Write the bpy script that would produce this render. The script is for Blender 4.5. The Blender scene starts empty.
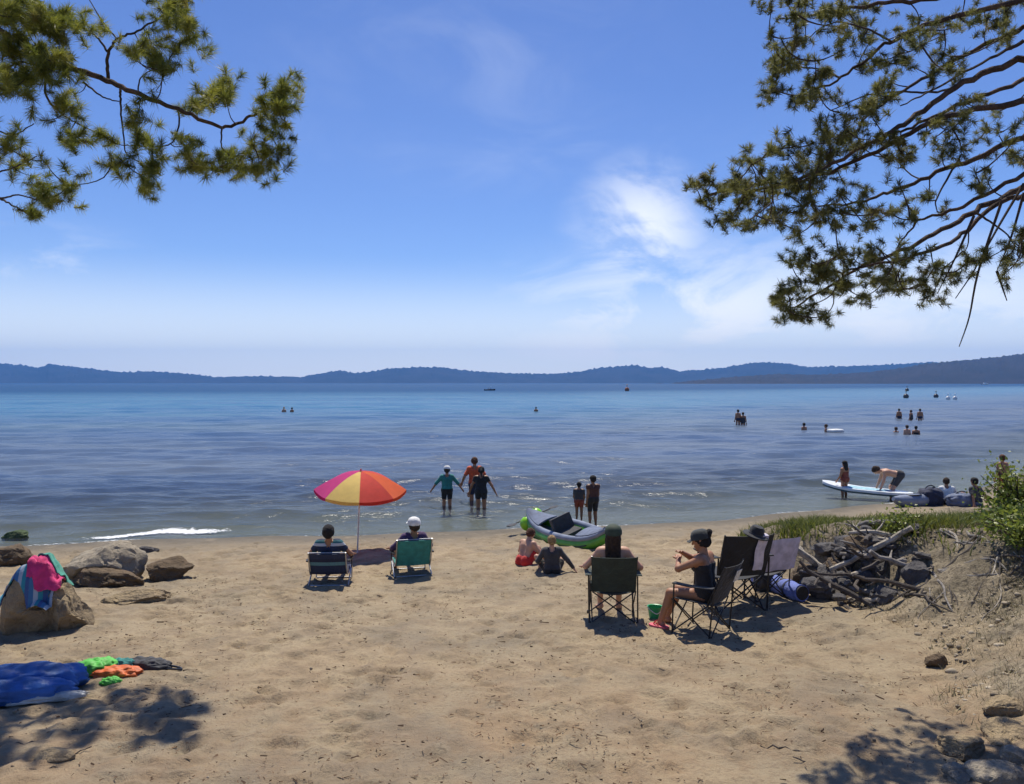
import bpy, bmesh, math, random
import numpy as np
from mathutils import Vector, Matrix, noise as mnoise

random.seed(7); rng = np.random.default_rng(11)
S = bpy.context.scene
COL = S.collection
R = math.radians
W, HH, FPX = 1024, 784, 804.0
CAMZ = 3.1
PITCH = math.atan(9 / FPX)
SUN_EL = 63.0

# ------------------------------------------------------------------ camera
cd = bpy.data.cameras.new('camera'); cam = bpy.data.objects.new('camera', cd); COL.objects.link(cam)
cam.location = (0, 0, CAMZ); cam.rotation_euler = (R(90) - PITCH, 0, 0)
cd.sensor_width = 36; cd.lens = 36 * FPX / W; cd.clip_end = 60000; cd.clip_start = .05
S.camera = cam

def ray(px, py):
    dx, dz = (px - 512) / FPX, (392 - py) / FPX
    c, s = math.cos(PITCH), math.sin(PITCH)
    return Vector((dx, c + s * dz, dz * c - s))
def at(px, py, D):
    d = ray(px, py); return Vector((0, 0, CAMZ)) + d * (D / d.y)
def on_water(px, py):
    d = ray(px, py); return Vector((0, 0, CAMZ)) + d * (-CAMZ / d.z)

# ------------------------------------------------------------------ terrain function
def smooth(a, b, v):
    t = np.clip((v - a) / (b - a), 0, 1); return t * t * (3 - 2 * t)
def shore_y(x):
    x = np.asarray(x, float)
    return 17.0 + .17 * x + .022 * np.clip(x, 0, 14) ** 2 + np.clip(x - 14, 0, None) * .9 + .12 * np.sin(x * .9 + 1) + .07 * np.sin(x * 2.3)
BY = [-30, 3, 5, 6.5, 8, 9.3, 10.3, 12, 14, 15.5, 17, 19, 40]
BX = [2.6, 2.9, 3.2, 3.5, 4.0, 4.35, 4.2, 3.85, 3.5, 3.9, 6.0, 10, 60]
def bank_in(x, y):
    wob = .12 * np.sin(y * 2.1) + .1 * np.sin(y * 4.7 + 1)
    d = np.asarray(x, float) - np.interp(y, BY, BX) + wob
    w = np.interp(y, [0, 8, 9.6, 11, 14, 17], [2.8, 3.0, 2.5, 1.1, 1.1, 2.5])
    return d / w
def bank_h(y):
    return np.interp(y, [-30, 3, 8, 10, 11.5, 13, 15, 17, 19], [1.3, 1.25, 1.08, .92, .78, .55, .24, .06, 0])
def height(x, y):
    x = np.asarray(x, float); y = np.asarray(y, float)
    d = shore_y(x) - y
    land = .028 * d + .05 * (1 - np.exp(-np.clip(d, 0, None) * .9))
    land = np.where(d > 14, .028 * 14 + .05 + (d - 14) * .06, land)
    sea = np.where(d > -11, .06 * d, -.66)
    sea = np.where(d < -60, -.66 + (d + 60) * .05, sea); sea = np.maximum(sea, -6)
    z = np.where(d > 0, land, sea)
    z = z + bank_h(y) * smooth(0, 1, bank_in(x, y))
    z = z + np.clip(d, 0, 1) * (.025 * np.sin(x * .8 + y * .5) * np.sin(y * .7 - x * .3) + .012 * np.sin(x * 2.1 + 1.3 * y))
    return z
def hz(x, y): return float(height(x, y))
def ground(px, py):
    d = ray(px, py); o = Vector((0, 0, CAMZ)); t = 3.0
    while t < 60:
        p = o + d * t
        if p.z <= hz(p.x, p.y):
            return Vector((p.x, p.y, hz(p.x, p.y)))
        t += .02
    return o + d * 60
def g2(x, y, dz=0): return Vector((x, y, hz(x, y) + dz))

# ------------------------------------------------------------------ materials
def srgb(r, g, b):
    f = lambda c: c / 12.92 if c <= .04045 else ((c + .055) / 1.055) ** 2.4
    return (f(r / 255), f(g / 255), f(b / 255), 1)
class NT:
    def __init__(s, name):
        s.m = bpy.data.materials.new(name); s.m.use_nodes = True
        s.t = s.m.node_tree; s.t.nodes.clear(); s.out = s.n('ShaderNodeOutputMaterial')
    def n(s, typ, **kw):
        nd = s.t.nodes.new(typ)
        for k, v in kw.items():
            if k.startswith('i_'):
                nd.inputs[k[2:].replace('_', ' ')].default_value = v
            else: setattr(nd, k, v)
        return nd
    def l(s, a, b): s.t.links.new(a, b)
    def math(s, op, a, b=None, c=None):
        nd = s.n('ShaderNodeMath', operation=op)
        for i, v in enumerate((a, b, c)):
            if v is None: continue
            if isinstance(v, (int, float)): nd.inputs[i].default_value = v
            else: s.l(v, nd.inputs[i])
        return nd.outputs[0]
    def mix(s, f, a, b):
        nd = s.n('ShaderNodeMix', data_type='RGBA')
        for i, v in ((0, f), (6, a), (7, b)):
            if isinstance(v, (int, float, tuple)): nd.inputs[i].default_value = v
            else: s.l(v, nd.inputs[i])
        return nd.outputs[2]
    def rng(s, v, a, b, c=0., d=1., sm=True):
        nd = s.n('ShaderNodeMapRange', interpolation_type='SMOOTHSTEP' if sm else 'LINEAR')
        s.l(v, nd.inputs[0])
        for i, q in enumerate((a, b, c, d)): nd.inputs[i + 1].default_value = q
        return nd.outputs[0]
    def pos(s): return s.n('ShaderNodeNewGeometry').outputs['Position']
    def obj(s): return s.n('ShaderNodeTexCoord').outputs['Object']
    def noise(s, vec, scale, detail=4, rough=.55, dist=0.):
        nd = s.n('ShaderNodeTexNoise'); s.l(vec, nd.inputs['Vector'])
        nd.inputs['Scale'].default_value = scale; nd.inputs['Detail'].default_value = detail
        nd.inputs['Roughness'].default_value = rough; nd.inputs['Distortion'].default_value = dist
        return nd.outputs['Fac']
    def attr(s, name): return s.n('ShaderNodeAttribute', attribute_name=name).outputs['Fac']
    def bump(s, h, strength, dist, normal=None):
        nd = s.n('ShaderNodeBump'); nd.inputs['Strength'].default_value = strength; nd.inputs['Distance'].default_value = dist
        s.l(h, nd.inputs['Height'])
        if normal is not None: s.l(normal, nd.inputs['Normal'])
        return nd.outputs[0]
    def principled(s, col, rough=.7, normal=None, **kw):
        p = s.n('ShaderNodeBsdfPrincipled')
        for k, v in (('Base Color', col), ('Roughness', rough), ('Normal', normal)):
            if v is None: continue
            if isinstance(v, (int, float, tuple)): p.inputs[k].default_value = v
            else: s.l(v, p.inputs[k])
        for k, v in kw.items(): p.inputs[k.replace('_', ' ')].default_value = v
        return p
    def done(s, sh): s.l(sh if not hasattr(sh, 'outputs') else sh.outputs[0], s.out.inputs['Surface']); return s.m

MATS = {}
def simple(name, col, rough=.7, var=.25, scale=12, bump=.15, bdist=.01, **kw):
    if name in MATS: return MATS[name]
    t = NT(name); v = t.obj()
    n1 = t.noise(v, scale, 5); n2 = t.noise(v, scale * 7, 3)
    dark = tuple(c * (1 - var) for c in col[:3]) + (1,)
    lite = tuple(min(1, c * (1 + var)) for c in col[:3]) + (1,)
    c = t.mix(t.rng(n1, .3, .7), dark, lite)
    b = t.bump(n2, bump, bdist)
    MATS[name] = t.done(t.principled(c, rough, b, **kw)); return MATS[name]
def cloth(name, col, trans=0., bs=.5):
    if name in MATS: return MATS[name]
    t = NT(name); v = t.obj()
    n1 = t.noise(v, 9, 4); n2 = t.noise(v, 14, 3, .5, .8)
    c = t.mix(t.rng(n1, .3, .7), tuple(x * (.78 if bs > .2 else .95) for x in col[:3]) + (1,), tuple(min(1, x * (1.15 if bs > .2 else 1.03)) for x in col[:3]) + (1,))
    b = t.bump(n2, bs, .03)
    p = t.principled(c, .85, b, Sheen_Weight=.15)
    if trans:
        tr = t.n('ShaderNodeBsdfTranslucent'); t.l(c, tr.inputs['Color']); t.l(b, tr.inputs['Normal'])
        mx = t.n('ShaderNodeMixShader'); mx.inputs[0].default_value = trans
        t.l(p.outputs[0], mx.inputs[1]); t.l(tr.outputs[0], mx.inputs[2])
        MATS[name] = t.done(mx)
    else: MATS[name] = t.done(p)
    return MATS[name]
def stripes(name, cols, scale, axis='Z'):
    if name in MATS: return MATS[name]
    t = NT(name); v = t.obj()
    sep = t.n('ShaderNodeSeparateXYZ'); t.l(v, sep.inputs[0])
    f = t.math('FRACT', t.math('MULTIPLY', sep.outputs[axis], scale))
    rp = t.n('ShaderNodeValToRGB'); rp.color_ramp.interpolation = 'CONSTANT'
    el = rp.color_ramp.elements
    while len(el) < len(cols): el.new(.5)
    for i, c in enumerate(cols):
        el[i].position = i / len(cols); el[i].color = c
    t.l(f, rp.inputs[0])
    n2 = t.noise(v, 14, 3, .5, .8)
    MATS[name] = t.done(t.principled(rp.outputs[0], .85, t.bump(n2, .4, .03))); return MATS[name]

SKIN = {k: simple('skin_' + k, c, .55, .12, 6, .1, .004, Subsurface_Weight=.0) for k, c in dict(
    tan=(.36, .17, .09, 1), fair=(.52, .29, .19, 1), brown=(.22, .11, .06, 1)).items()}
M_METAL = simple('dark_painted_steel', (.03, .03, .034, 1), .4, .2, 20, .05, .002, Metallic=.6)
M_ALU = simple('dull_aluminium', (.45, .45, .46, 1), .35, .15, 20, .05, .002, Metallic=.9)

# ------------------------------------------------------------------ mesh builder
class MB:
    def __init__(s): s.v = []; s.f = []; s.mi = []; s.cur = 0
    def add(s, vs, fs):
        o = len(s.v); s.v += [tuple(v) for v in vs]; s.f += [tuple(i + o for i in f) for f in fs]; s.mi += [s.cur] * len(fs)
    def tube(s, pts, rad, n=8, cap=True, flat=None):
        pts = [Vector(p) for p in pts]; m = len(pts)
        rs = [rad] * m if isinstance(rad, (int, float)) else list(rad)
        vs, fs = [], []; up = None
        for i, p in enumerate(pts):
            d = (pts[min(i + 1, m - 1)] - pts[max(i - 1, 0)]).normalized()
            if up is None:
                up = Vector((0, 0, 1)) if abs(d.z) < .9 else Vector((1, 0, 0))
            a = d.cross(up)
            if a.length < 1e-6: a = d.orthogonal()
            a.normalize(); b = a.cross(d).normalized(); up = b
            for k in range(n):
                an = 2 * math.pi * k / n
                vs.append(p + a * math.cos(an) * rs[i] + b * math.sin(an) * rs[i] * (flat or 1))
        for i in range(m - 1):
            for k in range(n):
                k2 = (k + 1) % n
                fs.append((i * n + k, i * n + k2, (i + 1) * n + k2, (i + 1) * n + k))
        if cap:
            fs.append(tuple(range(n - 1, -1, -1))); fs.append(tuple(range((m - 1) * n, m * n)))
        s.add(vs, fs)
    def box(s, c, size, rot=None):
        c = Vector(c); x, y, z = (q / 2 for q in size)
        vs = [Vector((i * x, j * y, k * z)) for i in (-1, 1) for j in (-1, 1) for k in (-1, 1)]
        if rot is not None: vs = [rot @ v for v in vs]
        s.add([c + v for v in vs], [(0, 1, 3, 2), (4, 6, 7, 5), (0, 4, 5, 1), (2, 3, 7, 6), (0, 2, 6, 4), (1, 5, 7, 3)])
    def lathe(s, prof, n=20, c=(0, 0, 0), sx=1, sy=1):
        c = Vector(c); vs = []; fs = []; m = len(prof)
        for r, z in prof:
            for k in range(n):
                a = 2 * math.pi * k / n; vs.append(c + Vector((r * sx * math.cos(a), r * sy * math.sin(a), z)))
        for i in range(m - 1):
            for k in range(n):
                k2 = (k + 1) % n; fs.append((i * n + k, i * n + k2, (i + 1) * n + k2, (i + 1) * n + k))
        fs.append(tuple(range(n - 1, -1, -1))); fs.append(tuple(range((m - 1) * n, m * n)))
        s.add(vs, fs)
    def sheet(s, fn, nu, nv, th=.006):
        """a cloth sheet with thickness; fn(u,v)->Vector"""
        P = [[Vector(fn(i / nu, j / nv)) for j in range(nv + 1)] for i in range(nu + 1)]
        vs = []; fs = []
        def nrm(i, j):
            a = P[min(i + 1, nu)][j] - P[max(i - 1, 0)][j]; b = P[i][min(j + 1, nv)] - P[i][max(j - 1, 0)]
            q = a.cross(b); return q.normalized() if q.length > 1e-9 else Vector((0, 0, 1))
        K = (nu + 1) * (nv + 1); idx = lambda i, j: i * (nv + 1) + j
        for sgn in (.5, -.5):
            for i in range(nu + 1):
                for j in range(nv + 1): vs.append(P[i][j] + nrm(i, j) * th * sgn)
        for i in range(nu):
            for j in range(nv):
                fs.append((idx(i, j), idx(i + 1, j), idx(i + 1, j + 1), idx(i, j + 1)))
                fs.append((K + idx(i, j), K + idx(i, j + 1), K + idx(i + 1, j + 1), K + idx(i + 1, j)))
        for i in range(nu):
            for j in (0, nv): fs.append((idx(i, j), idx(i + 1, j), K + idx(i + 1, j), K + idx(i, j)))
        for j in range(nv):
            for i in (0, nu): fs.append((idx(i, j), idx(i, j + 1), K + idx(i, j + 1), K + idx(i, j)))
        s.add(vs, fs)
    def build(s, name, mats, parent=None, smooth=True):
        if not isinstance(mats, (list, tuple)): mats = [mats]
        me = bpy.data.meshes.new(name); me.from_pydata(s.v, [], s.f)
        for m in mats: me.materials.append(m)
        if len(mats) > 1: me.polygons.foreach_set('material_index', s.mi)
        bm = bmesh.new(); bm.from_mesh(me); bmesh.ops.recalc_face_normals(bm, faces=bm.faces); bm.to_mesh(me); bm.free()
        if smooth: me.polygons.foreach_set('use_smooth', [True] * len(me.polygons))
        o = bpy.data.objects.new(name, me); COL.objects.link(o)
        if smooth: me.set_sharp_from_angle(angle=R(42))
        if parent: o.parent = parent
        return o
def np_mesh(name, V, F, mats, parent=None, smooth=False, mi=None):
    """V (n,3), F (m,k) arrays"""
    me = bpy.data.meshes.new(name); V = np.asarray(V, np.float32); F = np.asarray(F, np.int32)
    k = F.shape[1]
    me.vertices.add(len(V)); me.vertices.foreach_set('co', V.ravel())
    me.loops.add(F.size); me.loops.foreach_set('vertex_index', F.ravel())
    me.polygons.add(len(F)); me.polygons.foreach_set('loop_start', np.arange(0, F.size, k, dtype=np.int32))
    for m in (mats if isinstance(mats, (list, tuple)) else [mats]): me.materials.append(m)
    if mi is not None: me.polygons.foreach_set('material_index', np.asarray(mi, np.int32))
    me.update(calc_edges=True); me.validate()
    if smooth: me.polygons.foreach_set('use_smooth', np.ones(len(me.polygons), bool))
    o = bpy.data.objects.new(name, me); COL.objects.link(o)
    if parent: o.parent = parent
    return o
def set_attr(o, name, vals):
    a = o.data.attributes.new(name, 'FLOAT', 'POINT'); a.data.foreach_set('value', np.asarray(vals, np.float32))
def thing(name, label, cat, loc=(0, 0, 0), rz=0, group=None, s=1):
    o = bpy.data.objects.new(name, None); COL.objects.link(o); o.empty_display_size = .1
    o.location = loc; o.rotation_euler = (0, 0, rz); o.scale = (s, s, s)
    o['label'] = label; o['category'] = cat
    if group: o['group'] = group
    return o
def tag(o, label, cat, group=None, kind=None):
    if label: o['label'] = label
    if cat: o['category'] = cat
    if group: o['group'] = group
    if kind: o['kind'] = kind
    return o
def struct(o): o['kind'] = 'structure'; return o

# ------------------------------------------------------------------ beach terrain (one sheet)
def terrain():
    xs = np.unique(np.concatenate([np.linspace(-400, -40, 12), np.linspace(-40, -12, 40), np.linspace(-12, 14, 520), np.linspace(14, 45, 50), np.linspace(45, 400, 12)]))
    ys = np.unique(np.concatenate([np.linspace(-300, -20, 10), np.linspace(-20, 4, 40), np.linspace(4, 12, 300), np.linspace(12, 24, 220), np.linspace(24, 100, 60), np.linspace(100, 260, 10)]))
    X, Y = np.meshgrid(xs, ys)
    Z = height(X, Y); d = shore_y(X) - Y
    # trampled sand: hollows of footprints on dry sand
    nx, ny = X.shape
    fade = np.clip(d - .4, 0, 1) * np.clip(1 - (d - 14) / 3, 0, 1)
    dis = np.zeros_like(Z)
    for (fx, fy, ph, am) in ((5.1, 4.3, .2, .006), (9.7, 8.3, 1.1, .004), (2.2, 3.1, 2.1, .012)):
        a = rng.uniform(0, 6.28); c, s = math.cos(a), math.sin(a)
        u = c * X + s * Y; v = -s * X + c * Y
        dis += am * np.sin(fx * u + ph + 1.3 * np.sin(v * 2.3)) * np.sin(fy * v + 2 * np.sin(u * 1.7))
    for _ in range(3600):                      # footprints
        cx = rng.uniform(-9, 7); cy = rng.uniform(4.5, 18); a = rng.uniform(0, 3.14)
        ix0, ix1 = np.searchsorted(xs, cx - .3), np.searchsorted(xs, cx + .3)
        iy0, iy1 = np.searchsorted(ys, cy - .3), np.searchsorted(ys, cy + .3)
        if ix1 <= ix0 or iy1 <= iy0: continue
        px = X[iy0:iy1, ix0:ix1] - cx; py = Y[iy0:iy1, ix0:ix1] - cy
        u = (px * math.cos(a) + py * math.sin(a)) / .15; v = (-px * math.sin(a) + py * math.cos(a)) / .075
        q = u * u + v * v
        dis[iy0:iy1, ix0:ix1] += rng.uniform(.4, 1.2) * .028 * (-np.exp(-q * 1.2) + .45 * np.exp(-((np.sqrt(q) - 1.35) ** 2) * 5))
    bi = smooth(0, 1, bank_in(X, Y))
    rough = np.zeros_like(Z)
    for i, fr in enumerate((1.3, 2.9, 6.1, 11.)):
        a = 1.1 * i + .4; c, s = math.cos(a), math.sin(a); u = c * X + s * Y; v = -s * X + c * Y
        rough += 1.25 * np.sin(fr * u + 2 * np.sin(fr * .7 * v)) * np.sin(fr * 1.2 * v + i) * .09 / fr ** .8
    Z = Z + dis * fade * (1 - .5 * bi) + rough * np.clip(bi * 1.6, 0, 1) * .8 * (d > 0)
    V = np.stack([X, Y, Z], -1).reshape(-1, 3)
    I = np.arange(nx * ny).reshape(nx, ny)
    F = np.stack([I[:-1, :-1], I[:-1, 1:], I[1:, 1:], I[1:, :-1]], -1).reshape(-1, 4)
    t = NT('beach_sand'); p = t.pos()
    sd = t.attr('shore'); bk = t.attr('bank')
    big = t.noise(p, .55, 4); mid = t.noise(p, 2.6, 5, .6); fine = t.noise(p, 26, 6, .7); grit = t.noise(p, 130, 3, .7)
    c = t.mix(t.rng(big, .3, .7), (.42, .325, .20, 1), (.335, .27, .175, 1))
    c = t.mix(t.math('MULTIPLY', t.rng(mid, .42, .66), .7), c, (.27, .19, .11, 1))          # pine litter tint
    c = t.mix(t.math('MULTIPLY', t.rng(fine, .47, .68), .7), c, (.235, .17, .105, 1))
    c = t.mix(t.math('MULTIPLY', t.rng(grit, .62, .78), .6), c, (.11, .075, .05, 1))
    c = t.mix(t.math('MULTIPLY', t.rng(grit, .38, .25), .4), c, (.62, .52, .38, 1))
    # reddish needle litter close to the trees
    sep = t.n('ShaderNodeSeparateXYZ'); t.l(p, sep.inputs[0])
    near = t.rng(sep.outputs['Y'], 9.5, 5.5)
    c = t.mix(t.math('MULTIPLY', t.math('MULTIPLY', near, t.rng(t.noise(p, 1.6, 5, .65), .35, .7)), .45), c, (.33, .195, .10, 1))
    # damp belt by the water
    damp = t.rng(t.math('ADD', sd, t.math('MULTIPLY', t.math('SUBTRACT', mid, .5), 1.2)), 3.0, .2)
    c = t.mix(t.math('MULTIPLY', damp, .85), c, (.20, .165, .115, 1))
    c = t.mix(t.math('MULTIPLY', t.rng(t.math('ADD', sd, t.math('MULTIPLY', t.math('SUBTRACT', mid, .5), .8)), 1.3, .2), .8), c, (.105, .088, .062, 1))
    c = t.mix(t.rng(sd, 0, -.5), c, (.20, .17, .115, 1))
    c = t.mix(t.rng(t.noise(p, 1.1, 5, .65), .47, .68, 0, .5), c, (.20, .165, .12, 1))
    # earth of the bank
    earth = t.mix(t.rng(t.noise(p, 3.5, 6, .7), .35, .65), (.20, .165, .105, 1), (.41, .335, .225, 1))
    earth = t.mix(t.rng(t.noise(p, 17, 5, .7), .46, .64, 0, .85), earth, (.11, .085, .055, 1))
    c = t.mix(t.rng(t.math('ADD', bk, t.math('MULTIPLY', t.math('SUBTRACT', mid, .5), 1.0)), .02, .32), c, earth)
    h = t.math('ADD', t.math('MULTIPLY', fine, 1.0), t.math('ADD', t.math('MULTIPLY', grit, .35), t.math('MULTIPLY', mid, 1.2)))
    b = t.bump(h, .9, .035); b = t.bump(t.math('MULTIPLY', t.noise(p, 11, 6, .7), bk), .9, .12, b)
    o = np_mesh('beach_ground', V, F, t.done(t.principled(c, t.math('SUBTRACT', .95, t.math('MULTIPLY', damp, .08)), b)), smooth=True)
    set_attr(o, 'shore', d.ravel()); set_attr(o, 'bank', bi.ravel())
    return struct(o)
terrain()

# ------------------------------------------------------------------ lake
def lake():
    nr, na = 900, 520
    r = 10.5 * (10400 / 10.5) ** (np.linspace(0, 1, nr) ** 1.25)
    a = np.concatenate([np.linspace(-76, -44, 40), np.linspace(-44, 44, na)[1:-1], np.linspace(44, 76, 40)]) * math.pi / 180
    Rr, A = np.meshgrid(r, a, indexing='ij')
    X = Rr * np.sin(A); Y = Rr * np.cos(A)
    dr = np.gradient(r)[:, None]; da = Rr * (88 / na * math.pi / 180); cell = np.maximum(dr, da * .6)
    d = Y - shore_y(X)
    Z = np.zeros_like(X)  # d > 0 is out in the lake
    g = np.random.default_rng(5)
    def wave(lam, amp, ang, ph, sharp=1.6, wob=.6):
        k = 2 * math.pi / lam; c, s = math.sin(ang), -math.cos(ang)
        u = X * c + Y * s; v = -X * s + Y * c
        q = np.sin(k * u + ph + wob * np.sin(k * .27 * v + ph * 2) + .5 * wob * np.sin(k * .11 * v + .13 * k * u))
        env = .6 + .4 * np.sin(k * .13 * v + ph * 3) * np.sin(k * .09 * u + ph)
        return amp * env * (1 - 2 * (1 - (q + 1) / 2) ** (1 / sharp) if sharp != 1 else q) * np.clip(lam / (cell * 4) - .4, 0, 1)
    for i in range(46):
        lam = .35 * (9 / .35) ** (i / 45.) * g.uniform(.85, 1.15)
        ang = g.normal(0, .42) + .1
        Z += wave(lam, .0105 * lam ** .5, ang, g.uniform(0, 6.28), 1.0)
    sh = np.clip(d * .45 + .02, 0, 1)
    Z = Z * (.25 + .75 * np.clip(d / 4, 0, 1)) * np.clip(sh + .12, 0, 1)
    # spilling wavelets that run in parallel to the shore
    for (off, am, w, x0, x1) in ((1.0, .05, .22, -9.0, -5.4), (2.6, .06, .45, -14, 3), (4.6, .06, .5, -3, 12), (7.2, .07, .6, -20, 8)):
        wx = smooth(x0 - 1.5, x0 + .5, X) * (1 - smooth(x1 - .5, x1 + 2.2, X))
        Z += am * wx * np.exp(-((d - off - .25 * np.sin(X * .7) - .1 * np.sin(X * 2.1)) / w) ** 2)
    Z[d < -.9] -= .25
    V = np.stack([X, Y, Z], -1).reshape(-1, 3)
    I = np.arange(Z.size).reshape(Z.shape)
    F = np.stack([I[:-1, :-1], I[:-1, 1:], I[1:, 1:], I[1:, :-1]], -1).reshape(-1, 4)
    keep = (d.reshape(-1)[F].max(1) > -1.2); F = F[keep]
    used = np.unique(F); mp = -np.ones(len(V), int); mp[used] = np.arange(len(used)); 
    t = NT('lake_water'); p = t.pos(); dd = t.attr('shore')
    mp_ = t.n('ShaderNodeMapping'); t.l(p, mp_.inputs[0]); mp_.inputs['Scale'].default_value = (.55, 1, 1)
    v = mp_.outputs[0]
    n1 = t.noise(v, 3.2, 5, .6, .4); n2 = t.noise(v, .55, 5, .6, .3); n3 = t.noise(v, .05, 4, .6)
    b = t.bump(n2, 1.0, .17); b = t.bump(n1, 1.0, .06, b)
    mp2 = t.n('ShaderNodeMapping'); t.l(p, mp2.inputs[0]); mp2.inputs['Scale'].default_value = (.02, .12, 1)
    streak = t.noise(mp2.outputs[0], 1., 5, .6)
    # water body: pale shelf -> teal -> deep navy
    shelf = t.mix(t.rng(streak, .35, .65), (.055, .095, .185, 1), (.095, .125, .175, 1))
    teal = t.mix(t.rng(streak, .35, .65), (.012, .105, .24, 1), (.04, .16, .28, 1))
    navy = (.006, .06, .17, 1)
    c = t.mix(t.rng(dd, 15, 95), shelf, teal)
    c = t.mix(t.rng(dd, 110, 330), c, navy)
    dif = t.n('ShaderNodeBsdfDiffuse'); t.l(c, dif.inputs['Color'])
    trn = t.n('ShaderNodeBsdfTransparent'); trn.inputs['Color'].default_value = (.72, .82, .84, 1)
    body = t.n('ShaderNodeMixShader'); t.l(t.rng(dd, .0, 14, .03, 1, False), body.inputs[0]); t.l(trn.outputs[0], body.inputs[1]); t.l(dif.outputs[0], body.inputs[2])
    gl = t.n('ShaderNodeBsdfGlossy'); gl.inputs['Roughness'].default_value = .20; t.l(b, gl.inputs['Normal'])
    fr = t.n('ShaderNodeFresnel'); fr.inputs['IOR'].default_value = 1.33; t.l(b, fr.inputs['Normal'])
    mx = t.n('ShaderNodeMixShader'); t.l(t.math('MULTIPLY', fr.outputs[0], t.rng(dd, 60, 320, .56, .22)), mx.inputs[0]); t.l(body.outputs[0], mx.inputs[1]); t.l(gl.outputs[0], mx.inputs[2])
    # foam: a thin lace at the water's edge and on the breaking wavelet
    fm = t.attr('foam'); fn = t.noise(p, 9, 7, .75)
    fo = t.rng(t.math('ADD', fm, t.math('MULTIPLY', t.math('SUBTRACT', fn, .5), 1.7)), .46, .72)
    fd = t.n('ShaderNodeBsdfDiffuse'); fd.inputs['Color'].default_value = (.7, .72, .73, 1)
    mf = t.n('ShaderNodeMixShader'); t.l(fo, mf.inputs[0]); t.l(mx.outputs[0], mf.inputs[1]); t.l(fd.outputs[0], mf.inputs[2])
    o = np_mesh('lake_water', V[used], mp[F], t.done(mf), smooth=True)
    set_attr(o, 'shore', d.ravel()[used])
    edge = np.exp(-((d + .02 - .10 * np.sin(X * 1.3)) / .12) ** 2) * (.56 + .12 * np.sin(X * .8 + 1))
    br = smooth(-9.2, -7.9, X) * (1 - smooth(-6.7, -5.1, X)) * np.exp(-((d - .72 - .12 * np.sin(X * 1.7) - .1 * np.sin(X * 4.1)) / .26) ** 2) * .92
    set_attr(o, 'foam', np.maximum(edge, br).ravel()[used])
    return struct(o)
lake()

# ------------------------------------------------------------------ hills across the lake
def hill_range(name, prof, D, depth, c1, c2, rough):
    pxs = np.arange(prof[0][0], prof[-1][0] + 1, 2.0)
    rows = np.interp(pxs, [q[0] for q in prof], [q[1] for q in prof])
    nv = 26; V = []
    for i, (px, ry) in enumerate(zip(pxs, rows)):
        hcrest = max(0.0, (383 - ry) / FPX * D)
        x = (px - 512) / FPX * D
        for j in range(nv + 1):
            u = j / nv
            f = math.sin(math.pi * min(1, u / .62) / 2) if u < .62 else math.cos(math.pi / 2 * (u - .62) / .38)
            y = D + (u - .62) * depth
            q = Vector((x / D * 9, y / D * 9, 1.7))
            nz = mnoise.fractal(q * 3.3, 1, 2, 6) * .16 * (1 if u < .6 else .3)
            tre = mnoise.noise(Vector((px * .45, j * 1.3, 5))) * rough / FPX * D
            V.append((x * (y / D), y, hcrest * max(0, f + nz * f * (1.1 - f)) + tre * f - 4))
    n = nv + 1; m = len(pxs)
    I = np.arange(m * n).reshape(m, n)
    F = np.stack([I[:-1, :-1], I[1:, :-1], I[1:, 1:], I[:-1, 1:]], -1).reshape(-1, 4)
    t = NT(name + '_forest'); p = t.pos()
    mp = t.n('ShaderNodeMapping'); t.l(p, mp.inputs[0]); mp.inputs['Scale'].default_value = (1 / D,) * 3
    c = t.mix(t.rng(t.noise(mp.outputs[0], 30, 6, .7), .4, .62), c1, c2)
    h = t.noise(mp.outputs[0], 420, 4, .7)
    return struct(np_mesh(name, V, F, t.done(t.principled(c, .95, t.bump(h, 1, D * .002))), smooth=True))
hill_range('hills_far_shore', [(-700, 378), (-300, 368), (-120, 372), (-40, 362), (0, 363), (22, 365), (38, 368), (50, 364), (85, 368), (120, 372), (150, 371), (195, 374), (215, 377), (262, 376), (300, 377), (318, 374), (340, 370), (355, 373), (375, 371), (392, 368), (440, 367), (470, 371), (505, 373), (550, 374), (575, 372), (600, 368), (635, 365), (650, 368), (662, 367), (680, 371), (720, 368), (756, 362), (784, 363), (808, 367), (845, 366), (880, 365), (930, 362), (1000, 364), (1100, 366), (1400, 372), (1800, 378)], 9000, 2600, (.012, .020, .02, 1), (.03, .034, .036, 1), 2.6)
hill_range('hills_right_shore', [(655, 385), (690, 380), (735, 376), (775, 373), (815, 374), (860, 372), (890, 369), (925, 363), (960, 360), (1000, 356), (1030, 352), (1120, 342), (1300, 336), (1600, 330), (2000, 335)], 4200, 1700, (.008, .010, .009, 1), (.022, .018, .017, 1), 2.4)

# haze: one even volume round everything
mb = MB(); mb.box((0, 5150, 200), (40000, 11300, 500)); mb.v = [(x, y, z if z > 0 else -7.2) for x, y, z in mb.v]
t = NT('lake_air'); pv = t.n('ShaderNodeVolumePrincipled'); pv.inputs['Color'].default_value = (.09, .38, 1, 1); pv.inputs['Density'].default_value = 8.5e-5
t.l(pv.outputs[0], t.out.inputs['Volume'])
hzo = mb.build('haze', t.m, smooth=False); hzo['kind'] = 'stuff'

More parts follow.
